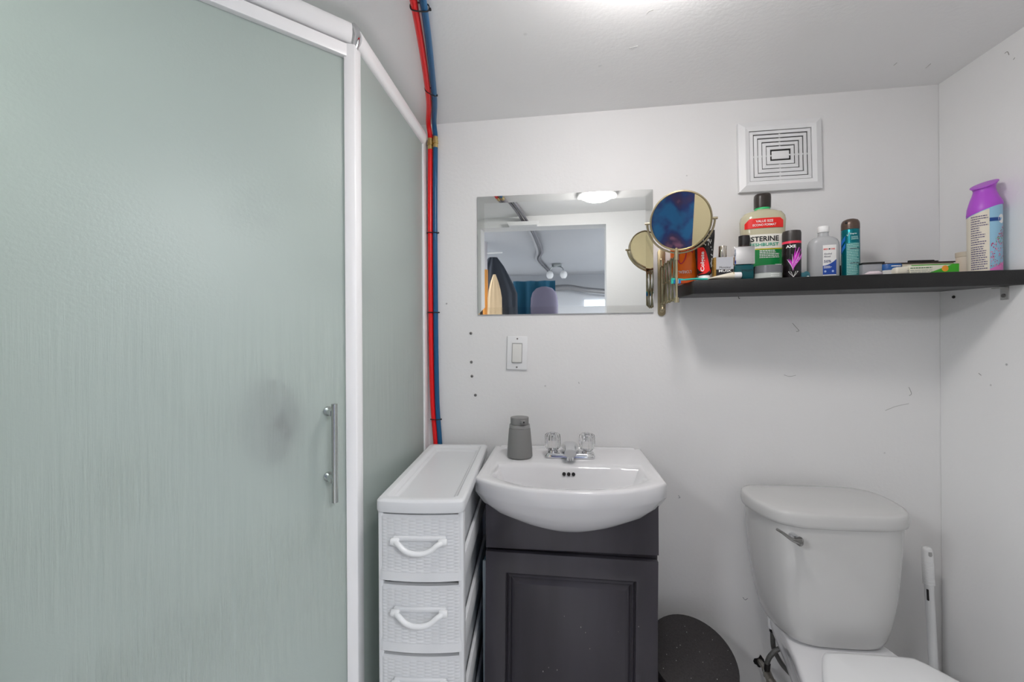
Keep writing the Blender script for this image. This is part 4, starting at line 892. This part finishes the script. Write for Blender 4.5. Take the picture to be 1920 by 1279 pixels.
# ------------------------------------------------------------------ waste bin, lid tipped forward
wb = thing('waste_bin', 'round black waste bin with a dusty lid between vanity and toilet', 'bin', (.376, -.184, 0))
mb = MB(); mb.lathe([(.0, .001), (.098, .001), (.102, .006), (.114, .235), (.117, .24), (.114, .245), (.109, .24), (.097, .012), (0, .01)], 44); mb.build('bin_body', mat('gloss_black_bin', (20, 19, 20), .3), wb)
LN = Vector((.1, -.42, 1)).normalized(); lu = Vector((0, 1, 0)).cross(LN).normalized(); lv = LN.cross(lu)
LC = Vector((.0, 0, .309))
def lr(r_, off): return [LC + lu * r_ * cos(a) + lv * r_ * sin(a) + LN * off for a in [2 * pi * i / 48 for i in range(48)]]
M_lid = mat('dusty_black_lid', (52, 49, 50), .6, bump=.4, bscale=300, var=.35, vscale=220)
mb = MB(); mb.loft([lr(.119, -.03), lr(.123, -.028), lr(.1235, -.006), lr(.121, -.001), lr(.115, 0), lr(.05, .001)]); ld = mb.build('lid', M_lid, wb)
mb = MB()
for k in range(26):
    a = random.uniform(0, 2 * pi); q = .11 * random.random() ** .5; s_ = random.uniform(.0006, .0016); c = LC + lu * q * cos(a) + lv * q * sin(a) + LN * .001
    mb.box(c, (s_, s_, s_ * .5))
o = mb.build('dust_speck', mat('white_speck', (200, 198, 196), .8), ld); o['kind'] = 'stuff'

# ------------------------------------------------------------------ toilet
TX = .7405
to = thing('toilet', 'white two-piece toilet with a curved tank lid against the wall', 'toilet', (TX, 0, 0))
half = [(0, -.274), (.06, -.273), (.11, -.268), (.148, -.253), (.172, -.226), (.186, -.19), (.193, -.15), (.194, -.11), (.187, -.075), (.17, -.05), (.14, -.036), (.09, -.031), (0, -.03)]
full = [Vector((x, y, 0)) for x, y in half] + [Vector((-x, y, 0)) for x, y in half[-2:0:-1]]
outl = spline(full, 3, True)
def tr(sx, sy, z, yo=0): return [Vector((v.x * sx, (v.y + .15) * sy - .15 + yo, z)) for v in outl]
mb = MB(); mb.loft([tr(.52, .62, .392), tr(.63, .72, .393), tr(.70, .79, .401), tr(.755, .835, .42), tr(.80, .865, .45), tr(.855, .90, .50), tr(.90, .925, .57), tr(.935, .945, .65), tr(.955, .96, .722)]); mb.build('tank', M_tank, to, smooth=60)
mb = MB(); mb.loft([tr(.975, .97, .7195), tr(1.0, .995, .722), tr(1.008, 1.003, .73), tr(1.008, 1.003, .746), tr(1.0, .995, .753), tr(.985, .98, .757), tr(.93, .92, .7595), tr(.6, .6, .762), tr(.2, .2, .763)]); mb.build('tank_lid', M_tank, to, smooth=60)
a = at(1492, 1009, -.268); b = at(1453, 989.5, -.285)
lv_ = MB(); P = [a + Vector((.004, -.016, -.002)), a + Vector((-.006, -.018, .001)), a + Vector((-.02, -.02, .005)), a.lerp(b, .75) + Vector((0, -.014, -.001)), b + Vector((0, -.008, 0))]
lv_.tube(spline(P, 5), [.0095, .0115, .012, .0112, .0098, .0086, .0078, .007, .0062, .0056, .0048, .0045, .0042, .004, .0038, .0037, .0036, .0035, .0034, .0033, .003], 14)
ll = lv_.build('flush_lever', mat('worn_chrome', (150, 150, 148), .14, 1), to, True); ll['label'] = 'chrome flush lever'
mb = MB(); mb.cyl(a + Vector((0, .02, 0)), a + Vector((0, -.012, -.001)), .009, 20); mb.build('lever_boss', M_chrome, ll, True)
# bowl
bh = [(0, -.735), (.07, -.725), (.13, -.69), (.17, -.62), (.183, -.54), (.178, -.45), (.162, -.36), (.14, -.28), (.122, -.2), (.116, -.14), (.112, -.1), (0, -.095)]
bo = spline([Vector((x, y, 0)) for x, y in bh] + [Vector((-x, y, 0)) for x, y in bh[-2:0:-1]], 3, True)
def brg(sx, sy, z, yc=-.33): return [Vector((v.x * sx, (v.y - yc) * sy + yc, z)) for v in bo]
mb = MB(); mb.loft([brg(.62, .72, .001), brg(.62, .72, .03), brg(.56, .66, .07), brg(.6, .7, .18), brg(.8, .85, .28), brg(.95, .97, .34), brg(.995, 1, .365), brg(1, 1, .383), brg(.985, .99, .3895), brg(.95, .96, .3915), brg(.5, .5, .3915)])
mb.build('bowl', M_porc, to, smooth=60)
shp = [(0, -.745), (.08, -.735), (.14, -.695), (.176, -.62), (.186, -.54), (.178, -.45), (.155, -.39), (.125, -.335), (.108, -.312), (.09, -.304), (0, -.303)]
so = spline([Vector((x, y, 0)) for x, y in shp] + [Vector((-x, y, 0)) for x, y in shp[-2:0:-1]], 3, True)
def srg(s_, z): return [Vector((v.x * s_ + .02, (v.y + .5) * s_ - .5, z)) for v in so]
mb = MB(); mb.loft([srg(.985, .3925), srg(1, .395), srg(1, .405), srg(.99, .409)]); mb.build('seat', M_white, to, smooth=50)
mb = MB(); mb.loft([srg(.99, .4095), srg(1, .412), srg(1, .424), srg(.985, .429), srg(.93, .4325), srg(.5, .434)]); mb.build('seat_lid', M_white, to, smooth=50)
for s in (-1, 1):
    mb = MB(); mb.cyl((s * .075 + .02 - .016, -.292, .402), (s * .075 + .02 + .016, -.292, .402), .010); mb.build('hinge', M_white, to, bevel=.002)
# water supply hose and valve
hs = thing('supply_hose', 'grey braided water hose looping from the tank to the wall valve', 'hose', at(1448, 1200, -.1))
M_braid = mat('braided_steel_hose', (108, 108, 106), .4, .6, bump=1, bscale=400)
pts = [at(1447, 1158, -.10), at(1448.5, 1176, -.10), at(1450, 1212, -.09), at(1458, 1232, -.08), at(1473, 1254, -.075), at(1500, 1276, -.09), at(1535, 1268, -.13), at(1530, 1235, -.15), at(1500, 1219, -.13), at(1476, 1216, -.115), at(1458, 1218, -.11), at(1443, 1232, -.105), at(1438, 1246, -.1)]
mb = MB(); mb.tube(spline(pts, 6), .0068, 12); mb.build('hose', M_braid, hs, True)
mb = MB(); mb.cyl(at(1446.5, 1150, -.10), at(1447.5, 1177, -.10), .011, 14); mb.build('tank_nut', M_white, hs, True)
mb = MB(); mb.cyl(at(1448, 1176, -.10), at(1448.4, 1184, -.10), .0085, 14); mb.cyl(at(1439, 1244, -.1), at(1438, 1256, -.098), .0085, 14); mb.build('hose_ferrule', M_blackp, hs, True)
vv = thing('stop_valve', 'worn metal stop valve sticking out of a torn hole in the wall', 'valve', at(1424, 1242, 0))
mb = MB(); mb.cyl(at(1424, 1240, -.002), at(1438, 1258, -.09), .008, 14); mb.cyl(at(1436, 1256, -.08), at(1446, 1279, -.13), .0115, 14); mb.cyl(at(1446, 1279, -.13), at(1452, 1292, -.15), .014, 14); mb.build('valve_body', mat('tarnished_nickel', (150, 146, 138), .35, .8, bump=.6, bscale=90), vv, True)
mb = MB(); mb.cyl(at(1438, 1256, -.095), at(1437, 1268, -.095), .0095, 12); mb.build('outlet_nut', M_steel, vv, True)
rg = []
for k in range(14):
    a = 2 * pi * k / 14; rr_ = .014 * (1 + .35 * random.uniform(-1, 1)); c = at(1423, 1240, 0); rg.append(Vector((c.x + rr_ * cos(a), -.0012, c.z + rr_ * 1.25 * sin(a))))
mb = MB(); mb.add(rg, [tuple(range(14))]); mb.build('torn_hole', M_ink, vv, True, smooth=0)
# long white cleaning tool
a = at(1738, 1033, -.06); b = at(1752, 1279, -.075); dd = (b - a).normalized(); e = a + dd * (a.z - .012) / -dd.z
ct = thing('cleaning_brush', 'long white plastic handle with ribbed grip leaning behind the toilet', 'brush', e)
mb = MB(); mb.tube([a + dd * .09, e], .0108, 18); mb.build('shaft', M_white, ct, True)
rings = []; uq = dd.orthogonal().normalized(); ux = Vector((1, 0, 0)); ux = (ux - dd * ux.dot(dd)).normalized(); uy = dd.cross(ux)
def grp(t_, w_, d_): return [a + dd * t_ + ux * w_ * math.copysign(abs(cos(q)) ** .8, cos(q)) + uy * d_ * math.copysign(abs(sin(q)) ** .8, sin(q)) for q in [2 * pi * i / 24 for i in range(24)]]
prof = [(-.012, .006), (-.009, .0105), (-.003, .0125), (.006, .0132), (.02, .0134), (.03, .0136)]
k = .03
while k < .092: prof += [(k, .0138), (k + .002, .0128), (k + .004, .0138)]; k += .0046
prof += [(.094, .0142), (.097, .0142), (.0975, .0112)]
mb = MB(); mb.loft([grp(t_, w_, w_ * .85) for t_, w_ in prof]); gp = mb.build('grip', M_white, ct, True)
mb = MB(); fwd_ = -uy if uy.y > 0 else uy
ce = a + dd * .006 + fwd_ * .0115; q4 = [ce + ux * x * .005 + dd * z_ * .0065 for x, z_ in ((-.8, -1), (.8, -1), (1, .4), (.5, 1), (-.5, 1), (-1, .4))]
mb.loft([[p_ - fwd_ * .004 for p_ in q4], [p_ + fwd_ * .0006 for p_ in q4]]); mb.build('hanging_hole', mat('grey_hole', (168, 168, 168), .6), gp, True)
mb = MB(); c = a + dd * .125 - ux * .0085 + fwd_ * .007; q4 = [c + ux * x * .0022 + dd * z_ * .016 for x, z_ in ((-1, -1), (1, -1), (1, 1), (-1, 1))]
mb.loft([[p_ - fwd_ * .003 for p_ in q4], [p_ + fwd_ * .001 for p_ in q4]]); mb.build('black_mark', M_ink, ct, True)
mb = MB(); mb.lathe([(.0, .0), (.036, .0), (.044, .012), (.04, .05), (.02, .075), (.0105, .085)], 24, (e.x, e.y, .001)); mb.build('brush_head', M_white, ct, True)
# marks on the walls
wall_o = bpy.data.objects['wall_back']; wall_r = bpy.data.objects['wall_right']; ceil_o = bpy.data.objects['ceiling']
M_smear = mat('pale_grey_smear', (176, 176, 174), .7)
for px_, par, m_ in (([(1393, 1120), (1397, 1125), (1402, 1122)], wall_o, M_inkg), ([(1486, 606), (1491, 612), (1498, 620), (1493, 622)], wall_o, M_scuff), ([(1660, 770), (1680, 762), (1704, 757)], wall_o, M_smear), ([(1704, 726), (1709, 738), (1705, 742)], wall_o, M_scuff),
                     ([(1470, 703), (1480, 706), (1492, 704)], wall_o, M_smear), ([(1085, 716), (1086, 720)], wall_o, M_scuff), ([(1272, 929), (1275, 933), (1272, 934)], wall_o, M_inkg)):
    mb = MB(); mb.tube(spline([at(x, y, -.0002) for x, y in px_], 4), .0007, 6); mb.build('scuff_mark', m_, par, True)
for px_ in ([(1884, 100), (1889, 97), (1892, 103)], [(1900, 112), (1903, 108)], [(1835, 700), (1840, 704)]):
    mb = MB(); mb.tube(spline([atx(x, y, XR - .0002) for x, y in px_], 4), .0008, 6); mb.build('scuff_mark', M_scuff, wall_r, True)
for px_ in ([(1212, 26), (1218, 20), (1225, 17)], [(1180, 90), (1196, 86)], [(1736, 136), (1745, 128)], [(1122, 123), (1128, 121)], [(1676, 130), (1682, 125)]):
    q_ = [atz(x, y, 1.985) for x, y in px_]; mb = MB(); mb.tube(spline([Vector((p_.x, p_.y, ceil_z(p_.x) - .0002)) for p_ in q_], 4), .0008, 6); mb.build('scuff_mark', M_smear, ceil_o, True)
for i, (x, y, sx_, sz_, rot, nm) in enumerate(((1385.5, 557.5, .0016, .008, .5, 'hook'),)):
    p = at(x, y, -.0008); mb = MB(); mb.tube(spline([p + Vector((0, 0, .005)), p + Vector((-.0015, 0, 0)), p + Vector((.0005, 0, -.004)), p + Vector((.003, 0, -.003))], 4), .0009, 6); tag(mb.build('wall_hook', M_ink), 'tiny black bent hook in the wall just under the shelf', 'hook')
p = atx(1789, 557, XR); mb = MB(); mb.lathe([(0, -.001), (.004, -.001), (.0045, .001), (.002, .004), (0, .0045)], 12); mb.v = [Vector((XR - v.z - .001, p.y + v.x, p.z + v.y)) for v in mb.v]
tag(mb.build('wall_nail', M_ink), 'small dark nail in the right wall below the shelf', 'nail')

# ------------------------------------------------------------------ the room beyond, seen in the mirrors
def gpipe(px, r, Ys, name, label, m=M_greyp):
    pts = [mir(x, y, Y) for (x, y), Y in zip(px, Ys)]
    mb = MB(); mb.tube(spline(pts, 6), r, 10); return tag(mb.build(name, m), label, 'pipe')
for dx, nm, ty in ((0, 'pale', -.02), (.03, 'dark', 0)):
    mb = MB(); x0 = -.2 + dx; mb.tube(spline([(x0, -1.272, 1.94), (x0 + .01, -1.6, 1.965), (x0 + .02 + dx * .3, -2.2, 1.98), (x0 - .01, -2.6, 1.982), (x0 + .06, -3.2, 1.982), (x0 + .10, -3.55, 1.97)], 8), .012, 12)
    tag(mb.build('hall_pipe', M_greyp if dx else mat('pale_grey_pipe', (176, 176, 180), .3)), 'grey pipe snaking along the ceiling beyond the doorway, %s of the pair' % ('paler' if dx == 0 else 'darker'), 'pipe')
mb = MB(); mb.hexa([Vector((x, y, 1.915)) for x, y in ((-.3, -1.168), (-.13, -1.168), (-.13, -1.13), (-.3, -1.13))], [Vector((x, y, 1.935)) for x, y in ((-.31, -1.168), (-.12, -1.168), (-.12, -1.12), (-.31, -1.12))]); tag(mb.build('pipe_collar', M_ceil), 'pale collar where the pipes enter the wall over the doorway', 'collar')
mb = MB(); mb.tube(spline([(-1.2, -3.62, 1.86), (-.4, -3.62, 1.86), (-.15, -3.62, 1.83), (.1, -3.62, 1.84), (.35, -3.62, 1.80), (.8, -3.62, 1.76), (1.4, -3.62, 1.76)], 6), .035, 14); tag(mb.build('heating_duct', mat('dull_duct_metal', (150, 150, 152), .4, .6)), 'bent grey duct along the far wall of the next room', 'duct')
mb = MB(); mb.box((.95, -3.69, 1.64), (1.3, .02, .11)); tag(mb.build('window_1', mat('lit_basement_window', (240, 246, 255), .5, emit=2.2)), kind='structure')
p = Vector((-.02, -2.95, 1.995)); lt = thing('spot_lamp', 'two-globe ceiling spot lamp in the next room', 'lamp', p)
mb = MB(); mb.lathe([(0, 0), (.05, 0), (.05, -.02), (0, -.025)], 24); mb.build('base', M_steel, lt)
for s in (-1, 1):
    mb = MB(); mb.tube(spline([(0, 0, -.02), (s * .05, 0, -.03), (s * .07, 0, -.06)], 4), .006, 8); mb.build('arm', M_steel, lt)
    mb = MB(); mb.lathe([(0, -.045), (.02, -.042), (.035, -.02), (.037, 0), (.03, .022), (.012, .035), (0, .036)], 20, (s * .07, 0, -.1)); mb.build('globe', mat('frosted_globe', (240, 240, 240), .3), lt)
# clothes rack
cr = thing('clothes_rack', 'wooden clothes stand with an orange upright in the next room', 'rack', (-.58, -1.9, 0))
mb = MB(); mb.cyl((-.578, -1.9, .001), (-.578, -1.9, 1.78), .02); mb.build('upright', mat('orange_varnished_wood', (206, 140, 60), .45), cr, True)
mb = MB(); mb.cyl((-.578, -1.9, 1.78), (-.578, -1.9, 2.0), .016); mb.build('upper_tube', mat('pale_tube', (196, 192, 196), .4), cr, True)
mb = MB(); mb.cyl((-.9, -1.9, 1.9), (-.44, -1.9, 1.915), .007); mb.build('cross_rod', M_white, cr, True)
def garment(name, label, cx, cy, zt2, zb2, w_, d_, col, sl=.18, rz=0):
    m_ = MB(); rings = []
    for k in range(13):
        f = k / 12; z = zt2 + (zb2 - zt2) * f; ww = w_ * min(1, .18 + (f * 12 * sl) ** .8) if f < .4 else w_ * (1 + .08 * (f - .4))
        rings.append([Vector((ww * cos(a) * (1 + .05 * sin(7 * a + f * 4)), d_ * min(1, .4 + f * 3) * sin(a) * (1 + .25 * sin(9 * a)), z)) for a in [2 * pi * i / 40 for i in range(40)]])
    m_.loft(rings); m_.v = [Vector((cx + v.x * cos(rz) - v.y * sin(rz), cy + v.x * sin(rz) + v.y * cos(rz), v.z)) for v in m_.v]
    return tag(m_.build(name, mat(name + '_' + '_'.join(str(c) for c in col), col, .85, bump=.3, bscale=40), smooth=60), label, 'clothes')
garment('jacket', 'dark slate jacket hanging from the rack in the next room', -.535, -2.02, 1.9, 1.0, .19, .05, (52, 58, 68), .2)
garment('jacket', 'royal blue garment hanging left of the orange upright', -.69, -2.14, 1.9, 1.0, .12, .035, (20, 66, 120), .3)
garment('towel', 'beige cloth hanging right of the orange upright', -.5, -1.86, 1.735, 1.0, .055, .015, (222, 196, 160), .3)
garment('towel', 'beige cloth hanging left of the orange upright', -.66, -1.84, 1.72, 1.0, .045, .015, (222, 196, 160), .3)
# blue hanging cloth and the low blue cloth added for the round mirror to reflect
def curtain(name, label, x0, x1, y, z0, z1, col, amp=.02, nw=5):
    m_ = MB(); n = 60; vs = []; fs = []
    for j in range(9):
        for i in range(n + 1):
            x = x0 + (x1 - x0) * i / n; vs.append((x, y + amp * sin(nw * 2 * pi * i / n) * (1 - .3 * j / 8), z1 - (z1 - z0) * j / 8))
    o = len(vs); vs += [(x, y_ - .006, z) for x, y_, z in vs]
    for j in range(8):
        for i in range(n):
            a = j * (n + 1) + i; fs.append((a, a + 1, a + n + 2, a + n + 1)); fs.append((o + a + n + 1, o + a + n + 2, o + a + 1, o + a))
    ed = [i for i in range(n + 1)] + [j * (n + 1) + n for j in range(1, 9)] + [8 * (n + 1) + i for i in range(n - 1, -1, -1)] + [j * (n + 1) for j in range(7, 0, -1)]
    for k in range(len(ed)): a, b = ed[k], ed[(k + 1) % len(ed)]; fs.append((b, a, o + a, o + b))
    m_.add(vs, fs); return tag(m_.build(name, mat(name + '_cloth', col, .8), smooth=60), label, 'cloth')
curtain('teal_curtain', 'teal cloth hanging in the next room, seen in the wall mirror', -.40, -.03, -2.3, .9, 1.74, (20, 84, 112), .012, 3)
mb = MB(); c0 = Vector((-.125, -2.235, 0)); mb.loft([ell(c0.x, c0.y, .115 * k, .038 * k, z, 28, 2.4) for k, z in ((.9, .9), (1, 1.2), (1.04, 1.5), (1, 1.58), (.88, 1.63), (.6, 1.665), (.2, 1.68))]); tag(mb.build('laundry_bag', mat('mauve_grey_cloth', (112, 108, 128), .8, bump=.3, bscale=20)), 'rounded mauve grey bag in front of the teal cloth, seen in the wall mirror', 'bag')
bb = curtain('blue_backdrop', 'blue and purple mottled cloth added in the next room for the round mirror to reflect', -.5, .285, -2.12, .6, 1.23, (30, 66, 160), .02, 4)  # invented cloth, placed so the magnifying mirror reflects blue
nt = bb.data.materials[0].node_tree; tcn = nt.nodes.new('ShaderNodeTexCoord'); nn_ = nt.nodes.new('ShaderNodeTexNoise'); nn_.inputs['Scale'].default_value = 5; nn_.inputs['Detail'].default_value = 3
cr_ = nt.nodes.new('ShaderNodeValToRGB'); e_ = cr_.color_ramp.elements; e_[0].position = .36; e_[0].color = srgb((24, 92, 170)); e_[1].position = .66; e_[1].color = srgb((150, 104, 160))
m_e = e_.new(.47); m_e.color = srgb((28, 50, 128)); m_e = e_.new(.56); m_e.color = srgb((54, 48, 104))
nt.links.new(tcn.outputs['Object'], nn_.inputs['Vector']); nt.links.new(nn_.outputs['Fac'], cr_.inputs[0]); nt.links.new(cr_.outputs[0], nt.nodes['Principled BSDF'].inputs['Base Color'])
